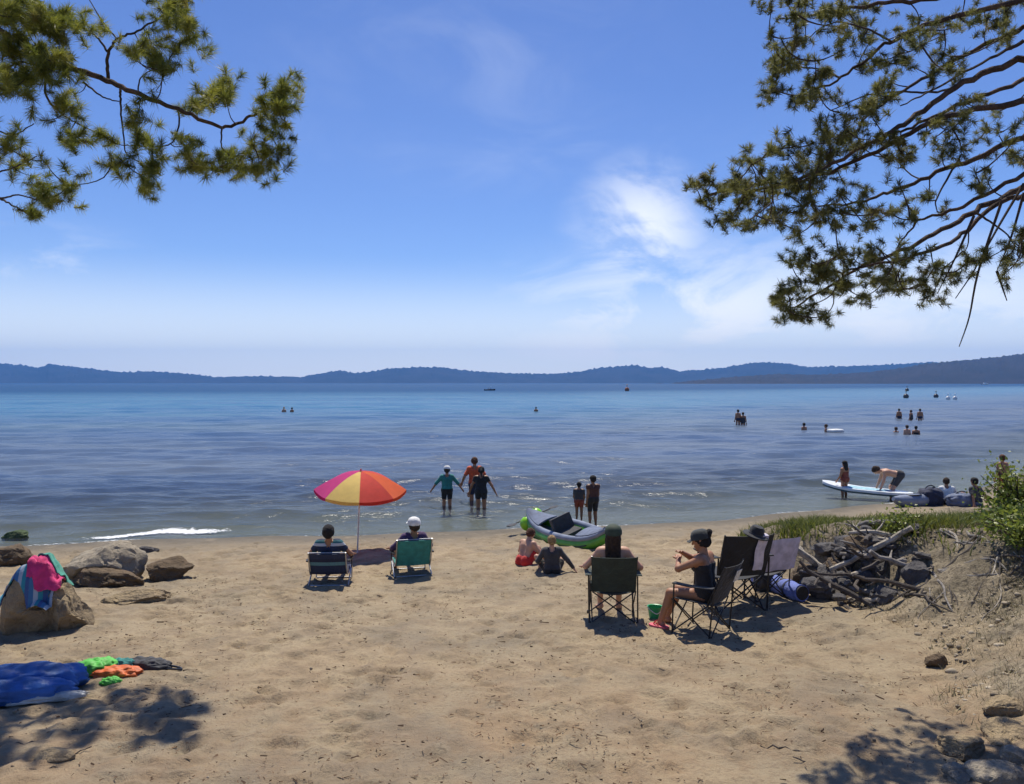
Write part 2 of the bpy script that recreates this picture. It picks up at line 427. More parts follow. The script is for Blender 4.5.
# ------------------------------------------------------------------ world, sun
wd = bpy.data.worlds.new('World'); S.world = wd; wd.use_nodes = True
t = NT.__new__(NT); t.t = wd.node_tree; t.t.nodes.clear()
out = t.n('ShaderNodeOutputWorld'); bg = t.n('ShaderNodeBackground'); bg.inputs['Strength'].default_value = .118
sky = t.n('ShaderNodeTexSky'); sky.sky_type = 'NISHITA'; sky.sun_disc = False
sky.sun_elevation = R(SUN_EL); sky.sun_rotation = 0; sky.air_density = 1.0; sky.dust_density = .35; sky.ozone_density = 3.0; sky.altitude = 1900
dirv = t.n('ShaderNodeTexCoord').outputs['Generated']
hs = t.n('ShaderNodeHueSaturation'); hs.inputs['Saturation'].default_value = 1.15; hs.inputs['Hue'].default_value = .514; t.l(sky.outputs[0], hs.inputs['Color'])
sep = t.n('ShaderNodeSeparateXYZ'); t.l(dirv, sep.inputs[0])
def blob(px, py, sx, sy):
    c = ray(px, py).normalized()
    sub = t.n('ShaderNodeVectorMath', operation='SUBTRACT'); t.l(dirv, sub.inputs[0]); sub.inputs[1].default_value = c
    mul = t.n('ShaderNodeVectorMath', operation='MULTIPLY'); t.l(sub.outputs[0], mul.inputs[0]); mul.inputs[1].default_value = (FPX / sx, FPX / max(sx, sy), FPX / sy)
    ln = t.n('ShaderNodeVectorMath', operation='LENGTH'); t.l(mul.outputs[0], ln.inputs[0])
    return t.rng(ln.outputs['Value'], 1, 0)
zc = t.math('MAXIMUM', sep.outputs['Z'], .02)
cmb = t.n('ShaderNodeCombineXYZ')
t.l(t.math('DIVIDE', sep.outputs['X'], zc), cmb.inputs[0]); t.l(t.math('DIVIDE', sep.outputs['Y'], zc), cmb.inputs[1])
mpn = t.n('ShaderNodeMapping'); t.l(dirv, mpn.inputs[0]); mpn.inputs['Scale'].default_value = (1, 1, 2.4); mpn.inputs['Rotation'].default_value = (0, R(24), 0)
wisp = t.noise(mpn.outputs[0], 5.5, 7, .62, .9)
wide = t.noise(cmb.outputs[0], .28, 6, .6, .6)
fine = t.noise(mpn.outputs[0], 16, 5, .6, .5)
m = t.math('MULTIPLY', blob(640, 240, 95, 105), t.rng(t.math('ADD', wisp, t.math('MULTIPLY', t.math('SUBTRACT', fine, .5), .4)), .30, .66, .1, .85))
for args, lo, hi, k in (((700, 330, 330, 120), .30, .62, .95), ((600, 352, 330, 55), .22, .55, 1.0), ((900, 330, 300, 110), .26, .6, .95), ((330, 330, 160, 45), .4, .66, .55), ((190, 365, 300, 26), .35, .6, .6), ((40, 270, 130, 60), .42, .7, .35), ((470, 60, 260, 120), .40, .8, .10), ((520, 150, 400, 60), .40, .8, .10)):
    m = t.math('MAXIMUM', m, t.math('MULTIPLY', blob(*args), t.rng(wisp, lo, hi, .12 * k, k)))
m = t.math('MAXIMUM', m, t.math('MULTIPLY', t.rng(wide, .55, .85, 0, .16), t.rng(sep.outputs['Z'], .05, .5, .2, 1)))
m = t.math('MAXIMUM', m, t.math('MULTIPLY', t.rng(sep.outputs['Z'], .16, .0), .9))
col = t.mix(m, hs.outputs[0], (9.2, 9.3, 9.2, 1))
t.l(col, bg.inputs['Color']); t.l(bg.outputs[0], out.inputs[0])
sd = bpy.data.lights.new('sun', 'SUN'); so = bpy.data.objects.new('sun', sd); COL.objects.link(so)
sd.energy = 4.8; sd.angle = R(.53); sd.color = (1, .93, .80)
so.rotation_euler = (R(-(90 - SUN_EL)), 0, 0); so.location = (0, 60, 120)

# ------------------------------------------------------------------ pines
def needle_mat(name, c1, c2, c3):
    t = NT(name); p = t.pos(); a = t.attr('tone')
    c = t.mix(a, c1, c2); c = t.mix(t.rng(t.noise(p, 2.5, 3), .55, .75, 0, .5), c, c3)
    pr = t.principled(c, .5); tr = t.n('ShaderNodeBsdfTranslucent'); t.l(c, tr.inputs['Color'])
    mx = t.n('ShaderNodeMixShader'); mx.inputs[0].default_value = .5; t.l(pr.outputs[0], mx.inputs[1]); t.l(tr.outputs[0], mx.inputs[2])
    return t.done(mx)
M_BARK = simple('pine_bark', (.10, .065, .045, 1), .95, .5, 9, .9, .05)
M_TWIG = simple('twig_bark', (.055, .04, .032, 1), .95, .4, 14, .6, .01)
def bez(pts, n=5):
    """Catmull-Rom through the points"""
    P = [Vector(p) for p in pts]; P = [P[0] * 2 - P[1]] + P + [P[-1] * 2 - P[-2]]; out = []
    for i in range(1, len(P) - 2):
        for k in range(n):
            u = k / n
            out.append(.5 * ((2 * P[i]) + (P[i + 1] - P[i - 1]) * u + (2 * P[i - 1] - 5 * P[i] + 4 * P[i + 1] - P[i + 2]) * u * u + (3 * P[i] - P[i - 1] - 3 * P[i + 1] + P[i + 2]) * u ** 3))
    out.append(P[-2]); return out
def needles(tufts, nlen, per, width, rr):
    """tufts: list of (tip, dir); returns V, F, tone"""
    V = []; F = []; T = []
    for tip, d in tufts:
        d = d.normalized(); tone0 = rr.uniform(0, .7)
        k = int(per * rr.uniform(.75, 1.25)); L0 = nlen * rr.uniform(.8, 1.15)
        e1 = d.orthogonal().normalized(); e2 = d.cross(e1)
        for _ in range(k):
            s = rr.uniform(0, 1); base = tip - d * (L0 * 1.0) * s ** 1.2
            ph = rr.uniform(0, 6.283); sp = math.radians(rr.uniform(18, 100) if s > .25 else rr.uniform(5, 75))
            nd = d * math.cos(sp) + (e1 * math.cos(ph) + e2 * math.sin(ph)) * math.sin(sp)
            L = L0 * rr.uniform(.45, 1.05); w = width * rr.uniform(.8, 1.2)
            side = nd.cross(Vector((rr.uniform(-1, 1), rr.uniform(-1, 1), rr.uniform(-1, 1)))).normalized() * w
            dr = Vector((0, 0, -L * .07)); o = len(V)
            mid = base + nd * L * .55
            V += [base - side * .5, base + side * .5, mid + side * .5, mid - side * .5, base + nd * L + dr]
            F += [(o, o + 1, o + 2, o + 3), (o + 3, o + 2, o + 4, o + 4)]
            T += [min(1, max(0, tone0 + rr.uniform(-.2, .3)))] * 5
    return V, F, T
def pine(label, base, hgt, limbs, blobs, conv, D, spread, nlen, per, width, mat, seed, rads, top_dir, extra_bare=(), dense=1):
    rr = random.Random(seed)
    root = thing('pine_tree', label, 'tree', base)
    iv = lambda p: Vector(p) - Vector(base)
    tr = MB(); pts = [Vector((.12 * math.sin(i * 1.1) * (i > 0), .1 * math.cos(i * .8) - .1, hgt * i / 12 - (.3 if i == 0 else 0))) for i in range(13)]
    tr.tube(pts, [.32 * (1 - .88 * (i / 12)) + (.12 if i == 0 else 0) for i in range(13)], 14); tr.build('trunk', M_BARK, root)
    nodes = []; tw = MB()
    for li, L in enumerate(limbs):
        P = []
        for q, (zx, zy) in enumerate(L):
            px, py = conv(zx, zy)
            P.append(iv(at(px, py, D + spread * .6 * math.sin(q * 1.1 + li * 2.3) + .15 * li % .5)))
        r0, r1, fromtrunk = rads[li]
        if fromtrunk:
            z0 = max(1.2, min(hgt - 2.5, P[0].z + top_dir * rr.uniform(.2, .8)))
            st = Vector((0, -.05, z0)); P = [st, st.lerp(P[0], .5) + Vector((0, 0, .15))] + P
        B = bez(P, 7); n = len(B)
        B = [b + Vector((rr.gauss(0, 1), rr.gauss(0, 1), rr.gauss(0, 1))) * min(.010, r0 * .22) for b in B]
        rad = [r0 + (r1 - r0) * (i / (n - 1)) ** .8 for i in range(n)]
        if fromtrunk and r0 > .012:
            m = MB(); m.tube(B, rad, 9); m.build('branch', M_BARK if r0 > .03 else M_TWIG, root)
        else: tw.tube(B, rad, 6)
        for i, b in enumerate(B[n // 4 if fromtrunk else 1:]): nodes.append(b)
    tufts = []; todo = []
    for (cx, cy, rx, ry, n) in blobs:
        for _ in range(n):
            while True:
                u, v = rr.uniform(-1, 1), rr.uniform(-1, 1)
                if u * u + v * v <= 1: break
            px, py = conv(cx + u * rx, cy + v * ry)
            todo.append(iv(at(px, py, D + rr.gauss(0, spread))))
    # tufts out of the frame, round the rest of the crown
    for _ in range(90):
        a = rr.uniform(0, 6.28); q = rr.uniform(.4, 2.2); z = rr.uniform(hgt * .72, hgt * .99)
        pz = Vector((math.cos(a) * q * (1.35 - z / hgt) * 2.2, math.sin(a) * q * (1.35 - z / hgt) * 2.2, z))
        st = Vector((0, 0, z - .5)); tw.tube([st, st.lerp(pz, .5) + Vector((0, 0, .12)), pz], [.03, .02, .007], 5)
        for _ in range(3): tufts.append((pz + Vector((rr.gauss(0, .2), rr.gauss(0, .2), rr.gauss(0, .15))), pz - st))
    arr = [tuple(n_) for n_ in nodes]; NA = np.array(arr)
    todo.sort(key=lambda p: float(np.min(np.linalg.norm(NA - np.array(p), axis=1))))
    for p in todo:
        q = np.array(p); dd = np.linalg.norm(NA - q, axis=1); j = int(np.argmin(dd)); s = Vector(NA[j]); L = dd[j]
        d = (p - s)
        if L > .04:
            bow = Vector((rr.gauss(0, .08), rr.gauss(0, .08), -.10)) * L
            c = [s, s.lerp(p, .35) + bow, s.lerp(p, .7) + bow * .8, p]
            tw.tube(bez(c, 2), [.006 + .005 * min(L, 1) - .0007 * i for i in range(7)], 5)
            NA = np.vstack([NA, np.array([tuple(s.lerp(p, .5) + bow), tuple(s.lerp(p, .85))])])
            dn = (p - c[2])
        else: dn = d if L > 1e-3 else Vector((0, 0, 1))
        dn = dn.normalized() + Vector((rr.gauss(0, .3), rr.gauss(0, .3), .35 + rr.gauss(0, .25)))
        tufts.append((p, dn))
        for _ in range(dense):
            tufts.append((p + Vector((rr.gauss(0, 1), rr.gauss(0, 1), rr.gauss(0, .8))) * nlen * .75, dn + Vector((rr.gauss(0, .6), rr.gauss(0, .6), rr.gauss(0, .4)))))
    for B in extra_bare:
        P = [iv(at(*conv(zx, zy), D - .1)) for zx, zy in B]; P = bez(P, 4)
        tw.tube(P, [.014 - .010 * i / (len(P) - 1) for i in range(len(P))], 5)
    tw.build('twigs', M_TWIG, root)
    V, F, T = needles(tufts, nlen, per, width, rr)
    me = bpy.data.meshes.new('crown'); me.from_pydata([tuple(v) for v in V], [], [f if f[2] != f[3] else f[:3] for f in F]); me.materials.append(mat)
    o = bpy.data.objects.new('crown', me); COL.objects.link(o); o.parent = root; set_attr(o, 'tone', T)
    return root
NEED_L = needle_mat('pine_needles_olive', (.11, .14, .022, 1), (.38, .38, .06, 1), (.38, .31, .10, 1))
NEED_R = needle_mat('pine_needles_dark', (.075, .09, .028, 1), (.27, .26, .07, 1), (.32, .24, .09, 1))
LL = [[(-80, 40), (0, 100), (150, 185), (320, 245), (440, 300), (570, 350), (710, 405), (800, 375), (890, 325)],
      [(345, 255), (345, 180), (375, 125), (440, 100), (520, 50), (560, 10)],
      [(375, 125), (330, 70), (280, -10), (240, -60)], [(345, 165), (300, 110), (200, 60), (160, 20)],
      [(265, 262), (330, 310), (380, 325)], [(385, 285), (385, 330), (392, 400), (405, 490), (450, 520)],
      [(570, 350), (572, 400), (545, 460), (470, 470), (410, 465)], [(710, 405), (710, 470), (740, 500)],
      [(150, 185), (150, 310), (220, 380), (280, 410)], [(-60, 610), (0, 635), (40, 655), (95, 690)],
      [(0, 635), (60, 625), (150, 640), (230, 590)], [(-60, 400), (40, 430), (110, 395)], [(-60, 560), (0, 550), (60, 530), (120, 500)],
      [(440, 300), (450, 250), (490, 225), (520, 250), (500, 290)], [(-60, 200), (0, 220), (80, 200), (150, 230)], [(-60, 10), (40, 50), (130, 30)]]
LR = [(.06, .013, 1), (.022, .008, 0), (.010, .004, 0), (.016, .006, 0), (.014, .007, 0), (.016, .006, 0), (.013, .006, 0), (.012, .005, 0), (.018, .007, 0),
      (.03, .006, 1), (.012, .005, 0), (.02, .006, 1), (.02, .006, 1), (.010, .005, 0), (.03, .008, 1), (.03, .008, 1)]
BL = [(60, 60, 90, 70, 16), (60, 180, 90, 80, 20), (200, 120, 80, 90, 12), (150, 230, 80, 60, 10), (230, 330, 50, 40, 4), (250, 440, 60, 25, 5), (325, 430, 20, 25, 2), (20, 280, 40, 40, 5), (540, 20, 80, 30, 9), (600, 110, 35, 60, 8), (500, 140, 70, 50, 7), (530, 220, 40, 40, 4), (430, 160, 40, 20, 2), (640, 310, 40, 30, 4), (710, 290, 50, 40, 8), (900, 280, 40, 35, 7), (890, 370, 50, 40, 8), (830, 440, 40, 40, 5), (900, 490, 35, 30, 5), (810, 520, 60, 30, 6), (740, 510, 40, 30, 4), (640, 520, 50, 30, 6), (570, 470, 50, 30, 4), (470, 430, 50, 40, 5), (430, 350, 30, 30, 3), (360, 520, 30, 25, 3), (470, 540, 40, 35, 6), (470, 600, 20, 20, 2), (30, 440, 40, 35, 5), (120, 390, 20, 20, 1), (60, 520, 30, 30, 2), (125, 495, 12, 12, 1), (100, 590, 40, 30, 3), (160, 610, 30, 30, 3), (225, 590, 40, 20, 3), (130, 660, 40, 25, 3), (90, 690, 15, 10, 1), (180, 645, 15, 10, 1), (250, 50, 50, 40, 3), (270, 90, 40, 30, 2), (10, 20, 60, 30, 6)]
pine('tall pine at the left of the beach with one long drooping olive green limb', (-8.2, 9.4, hz(-8.2, 9.4) - .05), 13, LL, BL, lambda x, y: (x / 3.2, y / 3.2), 9.7, .28, .145, 170, .0038, NEED_L, 3, LR, .3, dense=2)
RL = [[(800, 110), (749, 130), (620, 180), (500, 260), (400, 320), (230, 400), (60, 420)], [(800, 205), (749, 220), (560, 260), (430, 330), (250, 400), (150, 420)],
      [(800, 280), (749, 300), (600, 360), (480, 410), (390, 440), (300, 450)], [(800, 390), (749, 410), (640, 460), (520, 530), (380, 590), (250, 670)],
      [(800, -20), (749, 0), (550, 50), (460, 90), (350, 170), (260, 205)], [(800, 40), (749, 60), (600, 130), (500, 190), (420, 240), (380, 290)],
      [(800, 150), (749, 175), (640, 215), (520, 270), (440, 300), (370, 350)], [(800, 340), (749, 380), (600, 455), (520, 480), (470, 540)],
      [(800, 420), (749, 430), (700, 440), (600, 520), (500, 560), (400, 580), (300, 600)], [(800, -60), (700, -30), (560, -5), (430, 10), (300, 30), (220, 40)],
      [(460, 90), (400, 60), (330, 50), (270, 90)], [(350, 170), (300, 150), (230, 150), (200, 190)], [(620, 180), (560, 200), (480, 200), (400, 210), (330, 240)],
      [(640, 460), (700, 500), (740, 540)], [(749, 90), (690, 120), (560, 190), (480, 230)], [(600, 360), (560, 430), (560, 460)]]
RR_ = [(.055, .009, 1), (.055, .008, 1), (.05, .007, 1), (.06, .008, 1), (.045, .008, 1), (.04, .007, 1), (.04, .006, 1), (.04, .006, 1), (.045, .007, 1), (.05, .007, 1), (.010, .005, 0), (.010, .005, 0), (.014, .005, 0), (.012, .005, 0), (.02, .006, 0), (.012, .005, 0)]
BR = [(215, 75, 15, 15, 2), (215, 10, 30, 15, 3), (300, 20, 60, 40, 12), (390, 50, 60, 50, 12), (270, 110, 50, 40, 9), (210, 150, 35, 40, 8), (190, 205, 20, 20, 3), (250, 210, 45, 30, 8), (320, 180, 40, 40, 8), (390, 110, 50, 40, 7), (470, 140, 40, 40, 6), (440, 200, 40, 40, 6), (330, 260, 40, 25, 4), (390, 240, 40, 30, 6), (230, 320, 35, 25, 6), (300, 330, 50, 40, 12), (370, 310, 40, 40, 8), (430, 330, 50, 40, 7), (500, 310, 50, 40, 7), (560, 280, 50, 40, 5), (50, 400, 25, 20, 4), (50, 435, 15, 15, 2), (100, 400, 40, 30, 8), (150, 370, 35, 30, 7), (160, 420, 60, 30, 12), (240, 400, 60, 40, 16), (320, 410, 60, 40, 12), (90, 475, 25, 20, 4), (145, 490, 15, 12, 2), (185, 488, 15, 12, 2), (240, 470, 40, 25, 6), (260, 510, 15, 15, 2), (320, 490, 50, 30, 7), (390, 480, 50, 40, 7), (450, 430, 50, 40, 6), (530, 440, 50, 40, 6), (310, 560, 50, 40, 10), (235, 580, 15, 12, 2), (330, 600, 50, 30, 9), (400, 560, 50, 30, 8), (430, 590, 50, 30, 8), (360, 640, 40, 25, 6), (260, 650, 40, 40, 12), (220, 665, 20, 20, 3), (280, 690, 40, 15, 5), (315, 680, 15, 12, 1), (480, 620, 35, 25, 5), (540, 600, 40, 30, 5), (545, 645, 20, 15, 3), (490, 550, 40, 30, 5), (600, 580, 40, 25, 4), (700, 560, 50, 40, 6), (640, 540, 40, 30, 3), (690, 60, 50, 50, 7), (730, 40, 40, 40, 5), (600, 150, 60, 40, 6), (560, 100, 50, 40, 5), (640, 240, 60, 40, 5), (700, 280, 50, 40, 5), (620, 330, 60, 40, 6), (640, 400, 50, 30, 4), (720, 340, 40, 40, 4), (590, 30, 50, 30, 4), (500, 60, 50, 30, 5), (735, 530, 20, 40, 4)]
pine('tall pine on the right bank with many thin dark drooping limbs', (7.6, 8.3, hz(7.6, 8.3) - .05), 13, RL, BR, lambda x, y: (680 + x / 2.178, y / 2.178), 7.5, .40, .078, 100, .0032, NEED_R, 9, RR_, .25, dense=3,
     extra_bare=[[(700, 440), (650, 590), (630, 690), (608, 755)], [(749, 400), (690, 500), (640, 590), (600, 650)], [(690, 590), (712, 655)], [(640, 470), (600, 560), (560, 640)], [(749, 420), (720, 520), (690, 590)]])

# ------------------------------------------------------------------ figures: one continuous body from a smooth field
def sdf_mesh(prims, res):
    A = np.array([p[0] for p in prims]); B = np.array([p[1] for p in prims])
    Rm = max(max(p[2], p[3]) for p in prims)
    lo = np.minimum(A, B).min(0) - Rm - .05; hi = np.maximum(A, B).max(0) + Rm + .05
    n = np.ceil((hi - lo) / res).astype(int) + 1
    f = np.full(n, 1e3, np.float32); lab = np.zeros(n, np.int16); best = np.full(n, 1e3, np.float32); tt = np.zeros(n, np.float32)
    ax = [lo[i] + res * np.arange(n[i]) for i in range(3)]
    for (a, b, ra, rb, l, k) in prims:
        a = np.array(a); b = np.array(b); m = max(ra, rb) + max(.03, 2.5 * res) + k
        s0 = np.maximum(((np.minimum(a, b) - m - lo) / res).astype(int), 0); s1 = np.minimum(((np.maximum(a, b) + m - lo) / res).astype(int) + 2, n)
        sl = tuple(slice(s0[i], s1[i]) for i in range(3))
        P = np.stack(np.meshgrid(*[ax[i][sl[i]] for i in range(3)], indexing='ij'), -1) - a
        ab = b - a; L2 = max(ab @ ab, 1e-9); t = np.clip(P @ ab / L2, 0, 1)
        d = np.linalg.norm(P - t[..., None] * ab, axis=-1) - (ra + (rb - ra) * t)
        c = f[sl]; h = np.maximum(k - np.abs(c - d), 0) / k
        f[sl] = np.minimum(c, d) - h * h * k / 4
        q = d < best[sl]; best[sl] = np.where(q, d, best[sl]); lab[sl] = np.where(q, l, lab[sl]); tt[sl] = np.where(q, t, tt[sl])
    sg = f < 0
    c = np.zeros(n - 1, np.int8)
    for i in (0, 1):
        for j in (0, 1):
            for k in (0, 1): c += sg[i:n[0] - 1 + i, j:n[1] - 1 + j, k:n[2] - 1 + k]
    act = np.argwhere((c > 0) & (c < 8)); idx = -np.ones(n - 1, np.int64); idx[tuple(act.T)] = np.arange(len(act))
    acc = np.zeros((len(act), 3)); cnt = np.zeros(len(act))
    cor = [np.array((i, j, k)) for i in (0, 1) for j in (0, 1) for k in (0, 1)]
    for a in cor:
        for axn in range(3):
            if a[axn]: continue
            b = a.copy(); b[axn] = 1
            fa = f[tuple((act + a).T)]; fb = f[tuple((act + b).T)]; cr = (fa < 0) != (fb < 0)
            u = np.where(cr, fa / np.where(cr, fa - fb, 1), 0); u = np.clip(u, .02, .98)
            acc += np.where(cr[:, None], act + a + u[:, None] * (b - a), 0); cnt += cr
    V = acc / cnt[:, None] * res + lo
    F = []
    for axn in range(3):
        o1, o2 = [(1, 2), (2, 0), (0, 1)][axn]
        sl0 = [slice(None)] * 3; sl1 = [slice(None)] * 3; sl0[axn] = slice(0, -1); sl1[axn] = slice(1, None)
        e = np.argwhere(sg[tuple(sl0)] != sg[tuple(sl1)])
        ok = (e[:, o1] > 0) & (e[:, o2] > 0) & (e[:, o1] < n[o1] - 1) & (e[:, o2] < n[o2] - 1); e = e[ok]
        ins = sg[tuple(e.T)]
        q = []
        for (i, j) in ((0, 0), (-1, 0), (-1, -1), (0, -1)):
            w = e.copy(); w[:, o1] += i; w[:, o2] += j; q.append(idx[tuple(w.T)])
        q = np.stack(q, -1); q[~ins] = q[~ins][:, ::-1]; F.append(q)
    F = np.concatenate(F)
    ni = np.clip(np.round((V - lo) / res).astype(int), 0, n - 1)
    return V, F, lab[tuple(ni.T)], tt[tuple(ni.T)]
def vnormals(V, F):
    a = V[F[:, 2]] - V[F[:, 0]]; b = V[F[:, 3]] - V[F[:, 1]]; N = np.cross(a, b); out = np.zeros_like(V)
    for k in range(4): np.add.at(out, F[:, k], N)
    return out / np.maximum(np.linalg.norm(out, axis=1, keepdims=True), 1e-12)
TORSO, NECK, HEAD, UARM, FARM, HAND, THIGH, SHIN, FOOT = range(9)
def ik(a, c, l1, l2, pole):
    a = Vector(a); c = Vector(c); d = c - a; L = d.length
    if L > (l1 + l2) * .995: c = a + d * ((l1 + l2) * .995 / L); d = c - a; L = d.length
    if L < abs(l1 - l2) + .05: L = abs(l1 - l2) + .05
    x = (l1 * l1 - l2 * l2 + L * L) / (2 * L); hgt = math.sqrt(max(l1 * l1 - x * x, 0)); u = d.normalized()
    p = Vector(pole); p = (p - u * p.dot(u)); p = p.normalized() if p.length > 1e-6 else u.orthogonal().normalized()
    return a + u * x + p * hgt, c
def person(label, loc, rz, h=1.7, pelvis=(0, 0, .95), lean=0, side=0, head=(0, 0), hands=((.25, .05, .85), (-.25, .05, .85)), feet=((.1, 0, 0), (-.1, 0, 0)),
           knee=(0, 1, .2), elbow=(.5, -1, -.2), skin='tan', wear=(), hair=None, hat=None, res=.014, fem=False, build=1., fingers=False, group=None, chin_up=0, foot_dir=None, twist=0):
    """local frame: +Y is the way the person faces; hands/feet listed right (+x) then left; units of a 1.7 m adult scaled to h"""
    s = h / 1.7; root = thing('person', label, 'person', loc, rz, group)
    P = Vector(pelvis); Rm = Matrix.Rotation(side, 3, 'Y') @ Matrix.Rotation(-lean, 3, 'X')
    U = Rm @ Vector((0, 0, 1)); Fw = Rm @ Vector((0, 1, 0)); Rt = Rm @ Vector((1, 0, 0))
    tw = Matrix.Rotation(twist, 3, U); Rc = tw @ Rt; Fc = tw @ Fw
    bw = build; pr = []
    def add(a, b, ra, rb, l, k=.035): pr.append((tuple(Vector(a) * s), tuple(Vector(b) * s), ra * s, rb * s, l, max(k * s, res * .8)))
    hipw = .085 if fem else .075
    for sg in (1, -1):
        a0 = P + Rt * sg * hipw; a1 = P + U * .17 + Rt * sg * (.05 if fem else .062); a2 = P + U * .34 + Rc * sg * .082 + Fc * .005; a3 = P + U * .425 + Rc * sg * .12
        add(a0, a1, .108 * bw, .088 * bw, TORSO); add(a1, a2, .088 * bw, .102 * bw, TORSO); add(a2, a3, .10 * bw, .062, TORSO)
        add(P + Rt * sg * .08 - Fw * .04 - U * .03, P + Rt * sg * .075 - Fw * .05 + U * .02, .09 * bw, .085 * bw, TORSO)
        if fem: add(P + U * .33 + Rc * sg * .07 + Fc * .075, P + U * .31 + Rc * sg * .075 + Fc * .095, .055, .045, TORSO)
    NB = P + U * .46
    hm = tw @ Rm @ Matrix.Rotation(head[0], 3, 'Z') @ Matrix.Rotation(-head[1], 3, 'X')
    HU = hm @ Vector((0, 0, 1)); HF = hm @ Vector((0, 1, 0)); HR = hm @ Vector((1, 0, 0))
    HC = NB + U * .075 + HU * .10 + HF * .02
    add(NB - U * .03, HC - HU * .06 - HF * .015, .058, .05, NECK)
    add(HC + HU * .025 - HF * .028, HC + HU * .03 + HF * .018, .084, .08, HEAD, .03)
    add(HC - HU * .03 + HF * .02, HC - HU * .085 + HF * .052, .066, .036, HEAD, .03)
    add(HC + HU * .012 + HF * .088, HC - HU * .022 + HF * .106, .010, .014, HEAD, .012)
    add(HC - HU * .058 + HF * .082, HC - HU * .06 + HF * .086, .014, .014, HEAD, .012)
    for sg in (1, -1):
        add(HC + HR * sg * .078 - HU * .02, HC + HR * sg * .088 + HU * .015 - HF * .012, .013, .019, HEAD, .012)
        SJ = P + U * .415 + Rc * sg * .165
        hd = Vector(hands[0 if sg > 0 else 1]); ep = Vector((elbow[0] * sg, elbow[1], elbow[2]))
        E, Wr = ik(SJ, hd, .285, .25, ep)
        add(P + U * .41 + Rc * sg * .10, SJ, .066, .062, TORSO); add(SJ, E, .056, .042, UARM, .03); add(E, Wr, .043, .029, FARM, .02)
        fd = (Wr - E).normalized(); lat = fd.cross(Vector((0, 0, 1)) if abs(fd.z) < .9 else Fw).normalized()
        pn = lat.cross(fd)
        for q in (-1, 1): add(Wr + lat * q * .012, Wr + fd * .075 + lat * q * .026, .020, .019, HAND, .012)
        for q, L in ((-1.5, .062), (-.5, .08), (.5, .086), (1.5, .076)):
            b0 = Wr + fd * .078 + lat * q * .0215; b1 = b0 + fd * L * .5 + lat * q * .003; b2 = b1 + (fd * .75 - pn * .65) * L * .5
            add(b0, b1, .0105, .0095, HAND, .006); add(b1, b2, .0095, .0075, HAND, .006)
        t0 = Wr + fd * .02 + lat * .03 * sg; add(t0, t0 + (fd * .6 + lat * .75 * sg) * .045, .014, .011, HAND, .008)
        add(t0 + (fd * .6 + lat * .75 * sg) * .045, t0 + (fd * .6 + lat * .75 * sg) * .045 + (fd * .9 + lat * .2 * sg) * .032, .011, .008, HAND, .006)
        HJ = P + Rt * sg * .092 - U * .035; ft = Vector(feet[0 if sg > 0 else 1]); an = ft + Vector((0, 0, .075))
        kp = Vector((knee[0] * sg, knee[1], knee[2])); K, an = ik(HJ, an, .425, .42, kp)
        add(HJ, K, .088 * bw, .056, THIGH); add(K, an, .056, .036, SHIN, .03)
        add(K.lerp(an, .15) - Vector((kp.x, kp.y, 0)).normalized() * .012, K.lerp(an, .4) - Vector((kp.x, kp.y, 0)).normalized() * .016, .045, .048, SHIN, .03)
        fdv = Vector(foot_dir) if foot_dir else Vector((.18 * sg, 1, -.28)); fdv.normalize()
        heel = an - Vector((0, 0, .04)) - fdv * .03
        for q in (-1, 1):
            lt = fdv.cross(Vector((0, 0, 1))); lt = lt.normalized() if lt.length > .01 else Vector((1, 0, 0))
            add(heel + lt * q * .008, heel + fdv * .17 + lt * q * .02 , .034, .022, FOOT, .025)
    V, F, lab, tt = sdf_mesh(pr, res)
    Pn = np.array(P) * s; Un = np.array(U)
    tor = ((V - Pn) @ Un) / (.46 * s)
    body = np_mesh('body', V, F, SKIN[skin], root, smooth=True)
    N = vnormals(V, F)
    # eyes
    if res < .02:
        for sg in (1, -1):
            m = MB(); m.lathe([(.0001, -.009), (.007, -.006), (.009, 0), (.007, .006), (.0001, .009)], 8, (HC + HR * sg * .032 + HF * .083 + HU * .012) * s)
            m.build('eye', simple('eye_dark', (.02, .015, .012, 1), .2), root)
    inside = {'top': (lab == TORSO) & (tor > -.02), 'belly': 0}
    for w in wear:
        nm, mat, off = w['name'], w['mat'], w.get('off', .014)
        mask = np.zeros(len(V), bool)
        if 'torso' in w: a, b = w['torso']; mask |= (lab == TORSO) & (tor > a) & (tor < b)
        if 'arm' in w: mask |= (lab == UARM) & (tt < w['arm']); 
        if w.get('farm'): mask |= (lab == UARM) | ((lab == FARM) & (tt < w['farm']))
        if 'thigh' in w: mask |= (lab == THIGH) & (tt < w['thigh'])
        if w.get('shin'): mask |= (lab == THIGH) | ((lab == SHIN) & (tt < w['shin']))
        if w.get('foot'): mask |= (lab == FOOT)
        fm = mask[F].all(1)
        if not fm.any(): continue
        Fs = F[fm]; used = np.unique(Fs); mp = -np.ones(len(V), int); mp[used] = np.arange(len(used))
        Vo = V + N * off * max(s, .6)
        # hem closes back on to the skin
        Fq = mp[Fs]; n0 = len(used)
        ed = {}
        for q in Fq:
            for k in range(4):
                e = (q[k], q[(k + 1) % 4]); 
                if (e[1], e[0]) in ed: del ed[(e[1], e[0])]
                else: ed[e] = 1
        Vb = V[used] - N[used] * .004; rim = [(b, a, a + n0, b + n0) for a, b in ed]
        np_mesh(nm, np.vstack([Vo[used], Vb]), np.vstack([Fq, np.array(rim)]) if rim else Fq, mat, root, smooth=True)
    HM = Matrix.Translation(HC * s) @ (Matrix((HR, HF, HU)).transposed()).to_4x4()
    def hp(x, y, z): return tuple(HM @ (Vector((x, y, z)) * s))
